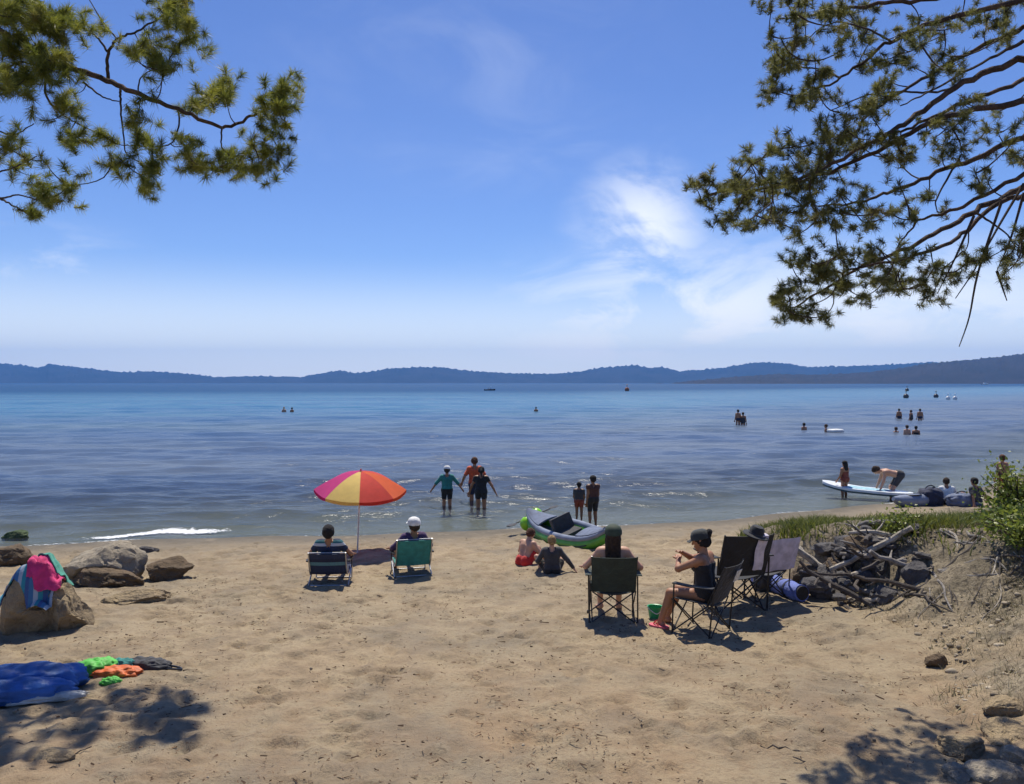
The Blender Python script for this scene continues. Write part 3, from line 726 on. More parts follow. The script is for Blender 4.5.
    if hair:
        col, style = hair; hpz = []
        def ha(a, b, ra, rb, k=.025): hpz.append((hp(*a), hp(*b), ra * s, rb * s, 0, max(k * s, res)))
        ha((0, -.045, .035), (0, .005, .052), .086, .078); ha((0, -.06, -.02), (0, -.04, .04), .075, .08)
        for sg in (1, -1): ha((sg * .055, -.03, -.02), (sg * .05, .01, .04), .045, .048)
        if style == 'long':
            for q in (-1.2, -.4, .4, 1.2): ha((q * .05, -.075, -.03), (q * .062, -.095, -.26), .045, .028)
        if style == 'bun': ha((0, -.12, .07), (0, -.14, .09), .045, .04)
        if style == 'tail': ha((0, -.12, .02), (0, -.15, -.05), .03, .036); ha((0, -.15, -.05), (.01, -.13, -.24), .036, .014)
        hv, hf, _, _ = sdf_mesh(hpz, max(res * .8, .008)); hn = vnormals(hv, hf); hv = hv + hn * np.array([[.010 * mnoise.noise(Vector((q[0] * 45 / s, q[1] * 45 / s, q[2] * 9 / s))) * s] for q in hv]); np_mesh('hair', hv, hf, col, root, smooth=True)
    if hat:
        mat, style = hat; m = MB()
        prof = [(.001, .142), (.055, .136), (.094, .112), (.113, .07), (.116, .02)]
        if style == 'brim': prof += [(.16, .008), (.20, -.004), (.20, -.010), (.110, .010)]
        else: prof += [(.108, .016)]
        m.lathe([(r * s, z * s) for r, z in reversed(prof)], 20, (0, 0, 0), 1, 1.08)
        if style == 'cap':
            vs = []
            m.sheet(lambda u, v: Vector(((u - .5) * .17, .095 + v * .085 * (1 - (2 * u - 1) ** 2 * .55), .035 - v * .02 - (2 * u - 1) ** 2 * .015)) * s, 8, 4, .006)
        o = m.build('hat', mat, root); o.matrix_local = Matrix.Translation(HC * s + (HU * .012 - HF * .012) * s) @ (Matrix((HR, HF, HU)).transposed()).to_4x4()
    return root
def wr(name, mat, **k): return dict(name=name, mat=mat, **k)
HAIR = {k: simple('hair_' + k, c, .85, .4, 30, .9, .02) for k, c in dict(black=(.012, .010, .010, 1), brown=(.05, .028, .016, 1), blond=(.36, .24, .11, 1), auburn=(.10, .035, .015, 1)).items()}
C = lambda n, *c: cloth(n, c + (1,) if len(c) == 3 else c)
BLACK = cloth('black_fabric', (.016, .016, .018, 1)); DKGREEN = cloth('dark_green_fabric', (.022, .035, .026, 1))
TEAL = cloth('teal_fabric', (.03, .22, .20, 1)); WHITE = cloth('white_fabric', (.75, .75, .73, 1)); NAVY = cloth('navy_fabric', (.016, .022, .055, 1))
PURPLE = cloth('purple_fabric', (.07, .03, .10, 1)); RED = cloth('red_fabric', (.55, .025, .02, 1)); ORANGE = cloth('orange_red_fabric', (.62, .10, .03, 1)); GREY = cloth('grey_fabric', (.20, .21, .23, 1))
CHAR = cloth('charcoal_fabric', (.045, .045, .05, 1)); LAV = cloth('pale_lavender_fabric', (.55, .50, .62, 1)); ROYAL = cloth('royal_blue_fabric', (.03, .10, .42, 1)); OLIVE = cloth('olive_fabric', (.10, .13, .07, 1)); BLUEGREY = cloth('blue_grey_fabric', (.13, .16, .24, 1))
GREENV = simple('lime_vinyl', (.25, .60, .02, 1), .35, .1, 5, .05, .005); GREYV = simple('grey_vinyl', (.20, .23, .30, 1), .45, .15, 5, .1, .008); BLACKV = simple('black_vinyl', (.02, .02, .022, 1), .4, .2, 8, .1, .006)
GREENV2 = simple('green_vinyl', (.10, .34, .03, 1), .4, .15, 5, .1, .008)

# ------------------------------------------------------------------ chairs
def camp_chair(label, loc, rz, fab, frame=M_METAL, s=.92):
    root = thing('camping_chair', label, 'chair', loc, rz, 'folding chairs on the sand', s)
    hw = .27
    m = MB(); m.sheet(lambda u, v: Vector(((u - .5) * 2 * hw, -.22 + v * .46, .42 - .05 * math.sin(math.pi * u) * (1 - .5 * v) + .02 * v)), 10, 8, .008); m.build('seat', fab, root)
    m = MB(); m.sheet(lambda u, v: Vector(((u - .5) * 2 * (hw + .015), -.23 - v * .20 - .06 * math.sin(math.pi * u) * (.4 + .6 * v), .42 + v * .48)), 10, 8, .008); m.build('backrest', fab, root)
    for sg in (1, -1):
        m = MB(); m.sheet(lambda u, v: Vector((sg * (hw + .045) + (u - .5) * .09, -.30 + v * .52, .64 - .012 * math.sin(math.pi * v))), 4, 8, .012); m.build('armrest', fab, root)
        m = MB(); m.tube([(sg * (hw - .01), -.20, .42), (sg * (hw + .015), -.43, .91)], .010, 7)
        m.tube([(sg * (hw + .03), -.30, .63), (sg * (hw + .04), -.24, .015)], .010, 7); bp = m.build('back_post', frame, root)
        m = MB(); m.tube([(sg * (hw + .03), .22, .64), (sg * (hw + .02), .25, .015)], .010, 7); fp = m.build('front_post', frame, root)
        m = MB(); m.tube([(sg * hw, -.24, .03), (sg * hw, .24, .42)], .009, 7); m.build('side_brace', frame, root); m = MB(); m.tube([(sg * (hw + .015), .25, .03), (sg * (hw + .015), -.22, .42)], .009, 7); m.build('side_brace', frame, root)
        for yy in (-.24, .25):
            m = MB(); m.lathe([(.018, 0), (.020, .012), (.014, .04)], 8, (sg * (hw + .03), yy, 0)); m.build('foot', BLACKV, bp if yy < 0 else fp)
    m = MB(); m.tube([(-hw, .25, .03), (hw, .25, .42)], .009, 7); m.build('cross_brace', frame, root); m = MB(); m.tube([(hw, .262, .03), (-hw, .262, .42)], .009, 7); m.build('cross_brace', frame, root); m = MB()
    m.tube([(-hw, -.25, .03), (hw, -.24, .42)], .009, 7); m.build('cross_brace', frame, root); m = MB(); m.tube([(hw, -.262, .03), (-hw, -.25, .42)], .009, 7); m.build('cross_brace', frame, root)
    return root
def beach_chair(label, loc, rz, fab, frame=M_ALU, bh=.50):
    root = thing('beach_chair', label, 'chair', loc, rz, 'folding chairs on the sand', .88); hw = .29
    m = MB(); m.sheet(lambda u, v: Vector(((u - .5) * 2 * hw, -.20 + v * .48, .20 - .04 * math.sin(math.pi * v) * math.sin(math.pi * u) + .04 * v)), 8, 8, .01); m.build('seat', fab, root)
    m = MB(); m.sheet(lambda u, v: Vector(((u - .5) * 2 * hw, -.21 - v * .24 * bh / .56 - .04 * math.sin(math.pi * u), .20 + v * bh)), 8, 8, .012); m.build('backrest', fab, root)
    for sg in (1, -1):
        m = MB(); m.tube(bez([(sg * (hw + .01), .30, .02), (sg * (hw + .01), .28, .24), (sg * (hw + .01), -.20, .19), (sg * (hw + .01), -.22 - .24 * bh / .56, .22 + bh)], 4), .012, 7)
        m.tube([(sg * (hw + .03), .10, .22), (sg * (hw + .03), -.26, .015)], .012, 7); m.build('side_frame', frame, root)
        m = MB(); m.box((sg * (hw + .045), -.06, .42), (.05, .42, .022)); m.tube([(sg * (hw + .04), .12, .42), (sg * (hw + .03), .14, .22)], .010, 7); m.build('armrest', BLACKV, root)
    m = MB(); m.tube([(-hw, .30, .02), (hw, .30, .02)], .012, 7); m.build('cross_bar', frame, root)
    m = MB(); m.tube([(-hw, -.26, .02), (hw, -.26, .02)], .012, 7); m.build('cross_bar', frame, root)
    m = MB(); m.tube([(-hw, -.215 - .24 * bh / .56, .215 + bh), (hw, -.215 - .24 * bh / .56, .215 + bh)], .012, 7); m.build('cross_bar', frame, root)
    return root
SIT = dict(pelvis=(0, -.06, .53), lean=-.22, feet=((.13, .52, 0), (-.13, .50, 0)), knee=(.1, .6, 1), hands=((.32, .20, .68), (-.32, .20, .68)), elbow=(.7, -1, -.5))
LOWSIT = dict(pelvis=(0, -.05, .31), lean=-.32, feet=((.13, .66, 0), (-.15, .58, 0)), knee=(.1, .4, 1), hands=((.33, .18, .46), (-.33, .18, .46)), elbow=(.7, -1, -.4))

def sink(p, d=.01): return Vector((p.x, p.y, p.z - d))
# pair under the parasol
p = sink(ground(331, 582)); beach_chair('low beach chair with navy striped back, left of the parasol pole', p, .05, stripes('navy_stripe', [(.02, .03, .07, 1), (.02, .03, .07, 1), (.10, .22, .26, 1), (.015, .02, .05, 1)], 4.2), bh=.36)
person('person with dark hair seen from behind in the navy striped low chair', p, .05, 1.46, skin='tan', wear=[wr('shirt', stripes('navy_white_stripe', [(.02, .03, .07, 1), (.02, .03, .07, 1), (.5, .52, .55, 1), (.03, .13, .15, 1)], 6), torso=(.05, 1.2), arm=.6), wr('shorts', CHAR, torso=(-1, .1), thigh=.75)], hair=(HAIR['black'], 'short'), **LOWSIT)
p = sink(ground(411, 573)); beach_chair('low beach chair with teal back, right of the parasol pole', p, .28, TEAL, bh=.46)
person('person in white cap and purple shirt sitting in the teal low chair', p, .40, 1.44, fem=True, skin='tan', wear=[wr('shirt', PURPLE, torso=(.05, 1.2), farm=.3), wr('shorts', NAVY, torso=(-1, .1), thigh=.6)], hair=(HAIR['brown'], 'short'), hat=(WHITE, 'cap'), **dict(LOWSIT, head=(.3, .15)))
# parasol
def parasol(base):
    root = thing('beach_parasol', 'beach parasol with pink, yellow and orange panels shading two low chairs', 'parasol', base)
    top = Vector((.06, .06, 1.42)); rad = .80; drop = .33; npan = 8
    m = MB(); m.tube([(0, 0, -.15), (.03, .03, .7), top], .014, 10); m.build('pole', simple('white_painted_pole', (.6, .6, .6, 1), .4), root)
    axis = Vector((.05, -.14, 1)).normalized(); e1 = axis.cross(Vector((0, 1, 0))).normalized(); e2 = axis.cross(e1)
    mats = [cloth('parasol_' + k, c, .5, .08) for k, c in (('pink', (.72, .04, .30, 1)), ('yellow', (.92, .74, .26, 1)), ('orange', (.85, .17, .04, 1)), ('coral', (.80, .10, .07, 1)), ('magenta', (.50, .02, .25, 1)))]
    m = MB(); order = [1, 3, 2, 3, 4, 4, 0, 0]
    def pt(k, q, th):
        a = 2 * math.pi * k / npan + .95; ka = math.floor(k); fr = k - ka
        sag = 1 - .035 * math.sin(math.pi * fr) * q; r = rad * q * (1 - .07 * math.sin(math.pi * fr) * q)
        z = -drop * (q ** 1.75) - .02 * math.sin(math.pi * fr) * q
        return top + (e1 * math.cos(a) + e2 * math.sin(a)) * r + axis * (z - th)
    for k in range(npan):
        m.cur = order[k]; nu, nv = 6, 8; vs = []; fs = []
        for th in (0, .005):
            for i in range(nu + 1):
                for j in range(nv + 1): vs.append(pt(k + i / nu * .9999, j / nv, th))
        K = (nu + 1) * (nv + 1); ix = lambda i, j: i * (nv + 1) + j
        for i in range(nu):
            for j in range(nv):
                fs.append((ix(i, j), ix(i, j + 1), ix(i + 1, j + 1), ix(i + 1, j))); fs.append((K + ix(i, j), K + ix(i + 1, j), K + ix(i + 1, j + 1), K + ix(i, j + 1)))
            fs.append((ix(i, nv), ix(i + 1, nv), K + ix(i + 1, nv), K + ix(i, nv)))
        m.add(vs, fs)
        # valance
        vs = []
        for th in (0, .004):
            for i in range(nu + 1):
                q = pt(k + i / nu * .9999, 1, th); vs += [q - axis * th, q - axis * (.045 + .012 * math.sin(math.pi * i / nu))]
        n1 = 2 * (nu + 1); fs = []
        for i in range(nu): fs += [(2 * i, 2 * i + 1, 2 * i + 3, 2 * i + 2), (n1 + 2 * i, n1 + 2 * i + 2, n1 + 2 * i + 3, n1 + 2 * i + 1)]
        m.add(vs, fs)
    m.build('canopy', mats, root)
    for k in range(npan):
        m = MB(); m.tube([pt(k, q / 5, .012) for q in range(6)], .005, 5); m.build('rib', M_ALU, root)
    m = MB(); m.lathe([(.001, .05), (.012, .04), (.016, .01), (.03, 0), (.001, -.004)][::-1], 10, top); m.build('finial', simple('red_knob', (.5, .06, .04, 1), .4), root)
    return root
parasol(ground(357, 553))

# waders
def wade(label, px, py, dz_total, rz, h, **k):
    q = on_water(px, py); b = hz(q.x, q.y); return person(label, (q.x, q.y, min(b, -.02) if dz_total is None else -dz_total), rz, h, **k)
wade('child in teal top and pale cap standing knee deep in the lake', 447, 507, .27, .15, 1.28, hands=((.52, .12, .92), (-.48, .1, .95)), elbow=(.4, -.6, .3), skin='tan', wear=[wr('shirt', TEAL, torso=(.0, 1.2), farm=.25), wr('shorts', BLACK, torso=(-1, .08), thigh=.7)], hair=(HAIR['brown'], 'short'), hat=(WHITE, 'cap'), head=(-.1, .2))
wade('woman in black swim dress wading arms out beside red shirted adult', 481, 509, .32, -.1, 1.36, fem=True, lean=.12, hands=((.50, .1, .80), (-.42, .15, .80)), elbow=(.6, -.6, .2), skin='tan', wear=[wr('swim_dress', BLACK, torso=(-1, 1.0), thigh=.45, arm=.5)], hair=(HAIR['black'], 'tail'), head=(.1, .25))
wade('adult in orange red shirt wading behind the woman in black', 475, 503, .32, .2, 1.5, lean=.1, hands=((.34, .2, .98), (-.36, .15, .95)), skin='tan', wear=[wr('shirt', ORANGE, torso=(-.05, 1.2), arm=.8), wr('shorts', NAVY, torso=(-1, .05), thigh=.7)], hair=(HAIR['auburn'], 'short'), head=(0, .3))
p = ground(579, 523); person('smaller of two children standing at the waterline, dark swimsuit', (p.x, p.y, p.z - .02), -.25, .94, build=1.08, hands=((.16, .12, .86), (-.16, .12, .86)), elbow=(1, -.6, 0), skin='brown', wear=[wr('rash_top', CHAR, torso=(.1, 1.0), arm=.6), wr('shorts', simple('rust_cloth', (.22, .05, .03, 1), .8), torso=(-1, .12), thigh=.6)], hair=(HAIR['black'], 'short'))
p = ground(593, 528); person('taller of two children standing at the waterline, dark shorts', (p.x, p.y, p.z - .02), .35, 1.13, hands=((.20, .10, .84), (-.2, .05, .82)), skin='brown', wear=[wr('shorts', BLACK, torso=(-1, .18), thigh=.85), wr('rash_top', simple('dark_maroon_cloth', (.07, .03, .025, 1), .8), torso=(.15, 1.0), arm=.4)], hair=(HAIR['black'], 'short'), head=(.2, 0))
# children on the sand
p = sink(ground(524, 565)); person('boy in red shorts sitting on the sand left of the kayak', p, -.7, 1.22, pelvis=(0, 0, .10), lean=.35, feet=((.22, .50, 0), (-.10, .55, 0)), knee=(.3, .2, 1), hands=((.26, .42, .30), (-.2, .45, .3)), skin='fair', wear=[wr('shorts', RED, torso=(-1, .22), thigh=.8, off=.02)], hair=(HAIR['auburn'], 'short'), head=(0, .2))
p = sink(ground(552, 573)); person('fair haired child in dark long sleeved top sitting on the sand', p, .1, 1.16, pelvis=(0, 0, .10), lean=.06, feet=((.2, .56, 0), (-.2, .54, 0)), knee=(.7, .2, 1), hands=((.55, -.02, .04), (-.24, .30, .22)), elbow=(.5, -1, 0), skin='fair', wear=[wr('rash_top', CHAR, torso=(.0, 1.1), farm=.95), wr('shorts', BLACK, torso=(-1, .06), thigh=.7)], hair=(HAIR['blond'], 'short'))
# camp chairs in the foreground
p = sink(ground(612, 618)); camp_chair('dark green camping chair seen from behind, nearest the camera of the group', p, -.05, DKGREEN)
person('woman in dark green cap with long hair in the camping chair seen from behind', p, -.05, 1.52, fem=True, fingers=True, res=.009, skin='fair', wear=[wr('tank_top', OLIVE, torso=(.0, .82)), wr('shorts', WHITE, torso=(-1, .06), thigh=.5)], hair=(HAIR['brown'], 'long'), hat=(simple('green_cap_cloth', (.035, .055, .035, 1), .8), 'cap'), **dict(SIT, hands=((.36, .12, .67), (-.36, .16, .67)), head=(-.1, .1)))
p = sink(ground(701, 631)); camp_chair('black camping chair turned to the left with a white printed tag on its back', p, .92, BLACK)
pc = p
person('tanned woman in black swimsuit sitting sideways, forearms folded up before her', p, .98, 1.52, fem=True, fingers=True, res=.009, skin='tan', wear=[wr('swimsuit', BLACK, torso=(-1, .78), off=.010)], hair=(HAIR['black'], 'bun'), **dict(SIT, lean=.05, hands=((.02, .25, .97), (-.04, .29, .90)), elbow=(1, .2, -.5), head=(.2, .2)), hat=(cloth('dark_visor_cloth', (.03, .035, .035, 1)), 'cap'))
m = MB(); m.sheet(lambda u, v: Vector(((u - .5) * .15 - .02, -.39 - v * .055 - .06 , .70 + v * .14)), 3, 3, .004)
o = m.build('printed_tag', simple('white_tag', (.62, .63, .62, 1), .7, .35, 30), None); 
ch = [q for q in COL.objects if q.name.startswith('camping_chair')]; o.parent = ch[-1]; o['label'] = 'white printed tag'
p = sink(ground(731, 607)); camp_chair('tall black empty camping chair with a black hat hung on it', p, .2, BLACK, s=1.12)
c3 = p.copy()
p2 = sink(g2(c3.x + .50, c3.y + .45)); camp_chair('camping chair behind the tall black one, pale lavender towel over it', p2, .45, CHAR)
# hat hung on the chair corner, towels
def local(p, rz, v): return Vector(p) + Matrix.Rotation(rz, 3, 'Z') @ Vector(v)
h = thing('sun_hat', 'black sun hat hung on the top corner of the empty black chair', 'hat', local(c3, .2, (.08, -.48, 1.01)), .4)
m = MB(); m.lathe([(.22, -.01), (.215, .004), (.13, .02), (.12, .09), (.09, .135), (.001, .15)], 20); m.build('crown', BLACK, h); h.rotation_euler = (.25, .15, .4); h.scale = (.72, .72, .8)
m = MB(); m.tube([(.124 * math.cos(a / 3), .124 * math.sin(a / 3), .03) for a in range(20)], .012, 6); m.build('hat_band', CHAR, h)
def towel(name, label, fn, mat, nu=10, nv=14, th=.012, cat='towel'):
    m = MB(); m.sheet(fn, nu, nv, th); return tag(m.build(name, mat), label, cat)
towel('towel', 'narrow white towel hanging down the back of the tall black chair', lambda u, v: local(c3, .2, (.14 + (u - .5) * .12 + .01 * math.sin(v * 9), (-.56 - .01 * math.sin(u * 7) + .20 * max(0, v - .12) if v > .12 else -.54 + .06 * (.12 - v) / .12), 1.02 - max(0, v - .12) * .52)), cloth('lilac_white_cloth', (.62, .58, .70, 1)), 6, 14)
towel('towel', 'pale lavender towel draped over the back of the rear camping chair', lambda u, v: local(p2, .45, ((u - .5) * .52, -.475 - .015 * math.sin(u * 11) + (.17 * (v - .3) if v > .3 else .10 * (.3 - v) / .3), .865 + (.0 if v < .3 else -(v - .3) * .80) - (.06 * (.3 - v) / .3))), LAV)
# pole-like parts of a bag beside
def blobbag(name, label, loc, rz, size, mat, seed, cat='bag', strap=None):
    rr = random.Random(seed); root = thing(name, label, cat, loc, rz)
    bm = bmesh.new(); bmesh.ops.create_icosphere(bm, subdivisions=4, radius=1)
    for v in bm.verts:
        q = v.co.copy(); k = (abs(q.x) ** 3.2 + abs(q.y) ** 3.2 + abs(q.z) ** 3.2) ** (-1 / 3.2)
        q = q * k; q += q.normalized() * (mnoise.fractal(v.co * 2.6 + Vector((seed, 0, 0)), 1, 2, 4) * .16)
        if q.z < -.75: q.z = -.75
        v.co = Vector((q.x * size[0], q.y * size[1], (q.z + .75) * size[2]))
    me = bpy.data.meshes.new('pouch'); bm.to_mesh(me); bm.free(); me.materials.append(mat); me.polygons.foreach_set('use_smooth', [True] * len(me.polygons))
    o = bpy.data.objects.new('pouch', me); COL.objects.link(o); o.parent = root
    m = MB(); a = size[0] * .5; zt = size[2] * 1.62
    m.tube(bez([(-a, 0, zt * .9), (-a * .8, 0, zt * 1.12), (0, 0, zt * 1.24), (a * .8, 0, zt * 1.12), (a, 0, zt * .9)], 4), .014, 7); m.build('strap', strap or BLACKV, root)
    return root
p = ground(768, 590); blobbag('beach_bag', 'dark beach bag with looped handle beside the rear camping chair', sink(p), .5, (.20, .14, .17), CHAR, 3)
# rolled blue mat
p0 = ground(757, 585); p1 = ground(802, 602)
root = thing('rolled_mat', 'rolled blue beach mat lying in front of the driftwood pile', 'mat', (p0 + p1) / 2)
dv = (p1 - p0); m = MB(); rr_ = .115; pts = [dv * (k / 10 - .5) + Vector((0, 0, rr_ - .01 + .01 * math.sin(k * 2))) for k in range(11)]
m.tube(pts, [rr_ * (1 + .06 * math.sin(k * 1.9)) * (.93 if k in (0, 10) else 1) for k in range(11)], 18); m.build('mat', cloth('periwinkle_fabric', (.13, .18, .50, 1)), root)
for q in (.25, .75):
    c = dv * (q - .5) + Vector((0, 0, rr_ - .01)); e = dv.normalized()
    m = MB(); m.tube([c - e * .015, c + e * .015], rr_ * 1.09, 18); m.build('strap', NAVY, root)
m = MB(); e = dv.normalized(); m.tube([dv * .5 + Vector((0, 0, rr_)) - e * .02, dv * .5 + Vector((0, 0, rr_)) + e * .015], rr_ * .8, 16); m.build('rolled_end', BLACK, root)

# ------------------------------------------------------------------ inflatable kayak, balls, paddle
a = Vector((.52, 16.3, hz(.52, 16.3))); b = Vector((1.70, 14.3, hz(1.70, 14.3))); mid = (a + b) / 2; dv = Vector((b.x - a.x, b.y - a.y, 0)); L = dv.length * 1.12
kay = thing('inflatable_kayak', 'green and grey inflatable kayak with lime bow ends pulled up on the sand', 'kayak', (mid.x, mid.y, mid.z - .02), math.atan2(dv.y, dv.x)); kay.rotation_euler.x = .30
def kline(side, z, w=1.): return [Vector((L * (u - .5), side * w * .29 * math.sin(math.pi * min(1, max(0, u))) ** .6, z + .20 * (abs(2 * u - 1) ** 4))) for u in [i / 16 for i in range(17)]]
for sg, mt in ((1, GREENV2), (-1, GREENV2)):
    m = MB(); m.tube(kline(sg, .15), [.13 * (.45 + .55 * math.sin(math.pi * min(.96, max(.04, i / 16))) ** .5) for i in range(17)], 14); m.build('side_tube', mt, kay)
    m = MB(); m.tube(kline(sg, .265, 1.02), [.065 * (.5 + .5 * math.sin(math.pi * min(.96, max(.04, i / 16))) ** .5) for i in range(17)], 10); m.build('upper_rail', GREYV, kay)
    m = MB(); m.tube([q + Vector((0, sg * .115, 0)) for q in kline(sg, .17)][2:15], .012, 6); m.build('rope', BLACKV, kay)
m = MB(); m.sheet(lambda u, v: Vector((L * .94 * (u - .5), (v - .5) * 2 * .29 * math.sin(math.pi * max(.02, min(.98, u))) ** .6, .08 + .2 * abs(2 * u - 1) ** 4)), 16, 6, .05); m.build('hull_floor', GREYV, kay)
for sg in (-1, 1):
    m = MB(); m.sheet(lambda u, v: Vector((sg * L * (.24 + .25 * u), (v - .5) * 2 * .28 * max(.03, math.cos((.24 + .25 * u) * math.pi)) ** .6, .34 + .14 * u ** 2 + .03 * math.sin(math.pi * v))), 8, 6, .03); m.build('spray_deck', BLUEGREY, kay)
m = MB(); m.box((.05, 0, .20), (.34, .42, .10)); m.box((-.12, 0, .36), (.09, .44, .32), Matrix.Rotation(-.2, 3, 'Y')); m.build('seat', CHAR, kay)
for yy, zz, r in ((-.13, .20, .15), (.12, .30, .13)):
    m = MB(); m.lathe([(max(.0005, r * math.sin(math.pi * i / 14)), zz + .04 - r * math.cos(math.pi * i / 14)) for i in range(15)], 20, (-L / 2 + .06, yy, 0)); e_ = m.build('bow_cap', GREENV, kay)
    m = MB(); m.lathe([(.02, zz + r + .035), (.02, zz + r + .05), (.008, zz + r + .055)], 8, (-L / 2 + .06, yy, 0)); m.build('valve', BLACKV, e_)
p = ground(535, 530); pd = thing('paddle', 'black kayak paddle lying across the bow of the kayak', 'paddle', (p.x - .1, p.y - .1, p.z + .22), 1.0)
m = MB(); m.tube([(-.55, 0, .02), (.9, .05, .12)], .015, 8); m.build('shaft', CHAR, pd)
for sx in (-1, 1):
    m = MB(); m.tube([(-.85 if sx < 0 else 1.2, 0 if sx < 0 else .06, .0 if sx < 0 else .14), (-.7 if sx < 0 else 1.05, 0 if sx < 0 else .06, .01 if sx < 0 else .13), (-.53 if sx < 0 else .88, 0 if sx < 0 else .05, .02 if sx < 0 else .12)], [.05, .085, .018], 10, flat=.2); m.build('blade', CHAR, pd)

# bucket and scraps by the seated woman
p = ground(655, 619); root = thing('toy_bucket', 'small green toy bucket by the feet of the tanned woman', 'bucket', sink(p))
m = MB(); m.lathe([(.001, 0), (.065, 0), (.09, .16), (.095, .165), (.084, .16), (.06, .012), (.001, .012)], 18); m.build('pail', simple('green_plastic', (.03, .36, .14, 1), .4, .1), root)
m = MB(); m.tube(bez([(-.09, 0, .155), (-.06, -.08, .13), (0, -.115, .10), (.06, -.08, .13), (.09, 0, .155)], 4), .005, 6); m.build('handle', WHITE, root)
p = ground(659, 627); root = thing('flip_flop', 'pink flip flop on the sand below the green toy bucket', 'sandal', sink(p, .0), .9)
m = MB(); m.sheet(lambda u, v: Vector(((u - .5) * (.09 + .03 * math.sin(v * 3)) * (1 - .6 * abs(2 * v - 1) ** 5), (v - .5) * .25, .012)), 6, 10, .02); m.build('sole', simple('pink_rubber', (.6, .10, .14, 1), .6), root)
m = MB(); m.tube(bez([(-.045, -.02, .02), (-.02, .04, .06), (0, .07, .025)], 4), .006, 6); m.tube(bez([(.045, -.02, .02), (.02, .04, .06), (0, .07, .025)], 4), .006, 6); m.build('strap', RED, root)

# ------------------------------------------------------------------ rocks
def rockmat(name, c1, c2, c3):
    t = NT(name); v = t.obj()
    c = t.mix(t.rng(t.noise(v, 2.5, 6, .65), .35, .65), c1, c2)
    c = t.mix(t.rng(t.noise(v, 9, 6, .7), .5, .72, 0, .8), c, c3)
    c = t.mix(t.rng(t.noise(v, 60, 3, .7), .58, .75, 0, .5), c, tuple(q * .35 for q in c3[:3]) + (1,))
    h = t.math('ADD', t.noise(v, 6, 8, .65), t.math('MULTIPLY', t.noise(v, 45, 4, .7), .25))
    return t.done(t.principled(c, .9, t.bump(h, 1, .09)))
RK_TAN = rockmat('granite_tan', (.40, .30, .17, 1), (.30, .225, .135, 1), (.17, .13, .085, 1))
RK_GREY = rockmat('granite_grey', (.33, .29, .22, 1), (.24, .21, .165, 1), (.13, .115, .095, 1))
RK_PALE = rockmat('granite_pale', (.40, .34, .25, 1), (.32, .27, .20, 1), (.19, .16, .12, 1))
RK_DARK = rockmat('granite_dark', (.085, .08, .082, 1), (.15, .14, .14, 1), (.05, .047, .047, 1))
RK_BROWN = rockmat('brown_stone', (.17, .115, .065, 1), (.12, .085, .05, 1), (.07, .05, .03, 1))
def rock(label, loc, size, rz, seed, mat, cuts=9, group=None, sub=5, tilt=0, name='boulder', cat='rock', jag=.12, cmin=.52):
    rr = random.Random(seed); bm = bmesh.new(); bmesh.ops.create_icosphere(bm, subdivisions=sub, radius=1)
    pl = []
    for _ in range(cuts):
        n = Vector((rr.gauss(0, 1), rr.gauss(0, 1), rr.gauss(0, .8))).normalized(); pl.append((n, rr.uniform(cmin, .88)))
    for v in bm.verts:
        q = v.co.copy()
        for n, d in pl:
            e = q.dot(n) - d
            if e > 0: q -= n * e * .99
        q += v.co * (mnoise.fractal(v.co * 1.7 + Vector((seed * 3.1, 0, 0)), .9, 2, 6) * jag - .05 * max(0, 1 - abs(mnoise.noise(v.co * 1.9 + Vector((0, seed * 1.7, 0)))) * 9))
        v.co = Vector((q.x * size[0], q.y * size[1], q.z * size[2]))
    M = Matrix.Rotation(tilt, 4, 'Y'); bm.transform(M)
    me = bpy.data.meshes.new(name); bm.to_mesh(me); bm.free(); me.materials.append(mat)
    me.polygons.foreach_set('use_smooth', [True] * len(me.polygons)); me.set_sharp_from_angle(angle=R(30))
    o = bpy.data.objects.new(name, me); COL.objects.link(o); o.location = loc; o.rotation_euler.z = rz
    return tag(o, label, cat, group)
def rk(label, px, py, size, rz, seed, mat, sinkz=.25, **k):
    p = ground(px, py); p = Vector((p.x, p.y + size[1] * .6, 0)); p.z = hz(p.x, p.y) + size[2] * (1 - sinkz) - size[2] * .25
    return rock(label, p, size, rz, seed, mat, **k)
GB = 'boulders at the left of the beach'
rk('tall dark faced tan boulder at left edge under the bright towels', 24, 636, (.36, .34, .52), .3, 4, RK_TAN, group=GB)
rk('rounded sunlit tan boulder leaning right of the towel boulder', 58, 632, (.29, .28, .34), 1.1, 12, RK_TAN, group=GB)
rk('large pale boulder at the water edge behind the towel boulder', 92, 583, (.60, .48, .40), .4, 21, RK_PALE, group=GB)
rk('dark wedge shaped slab in front of the large pale boulder', 100, 588, (.58, .32, .16), -.25, 33, RK_BROWN, group=GB, tilt=.12)
rk('dark brown squarish rock alone right of the large pale boulder', 164, 581, (.46, .30, .20), .25, 43, RK_BROWN, group=GB, tilt=-.1)
rk('low half buried tan rock in front of the squarish brown one', 134, 603, (.46, .26, .13), .1, 51, RK_TAN, .55, group=GB)
rk('small brown rock at the left edge behind the towels', 4, 566, (.45, .35, .22), .1, 63, RK_BROWN, group=GB)
rk('mossy green topped rock in the shallows at the far left', 14, 541, (.28, .22, .16), .1, 66, rockmat('mossy_rock', (.05, .09, .03, 1), (.09, .12, .05, 1), (.03, .045, .02, 1)), .5, group=GB)
rk('small dark stone in the foam of the breaking wave', 146, 552, (.20, .1, .07), .2, 68, RK_DARK, .4, group=GB)
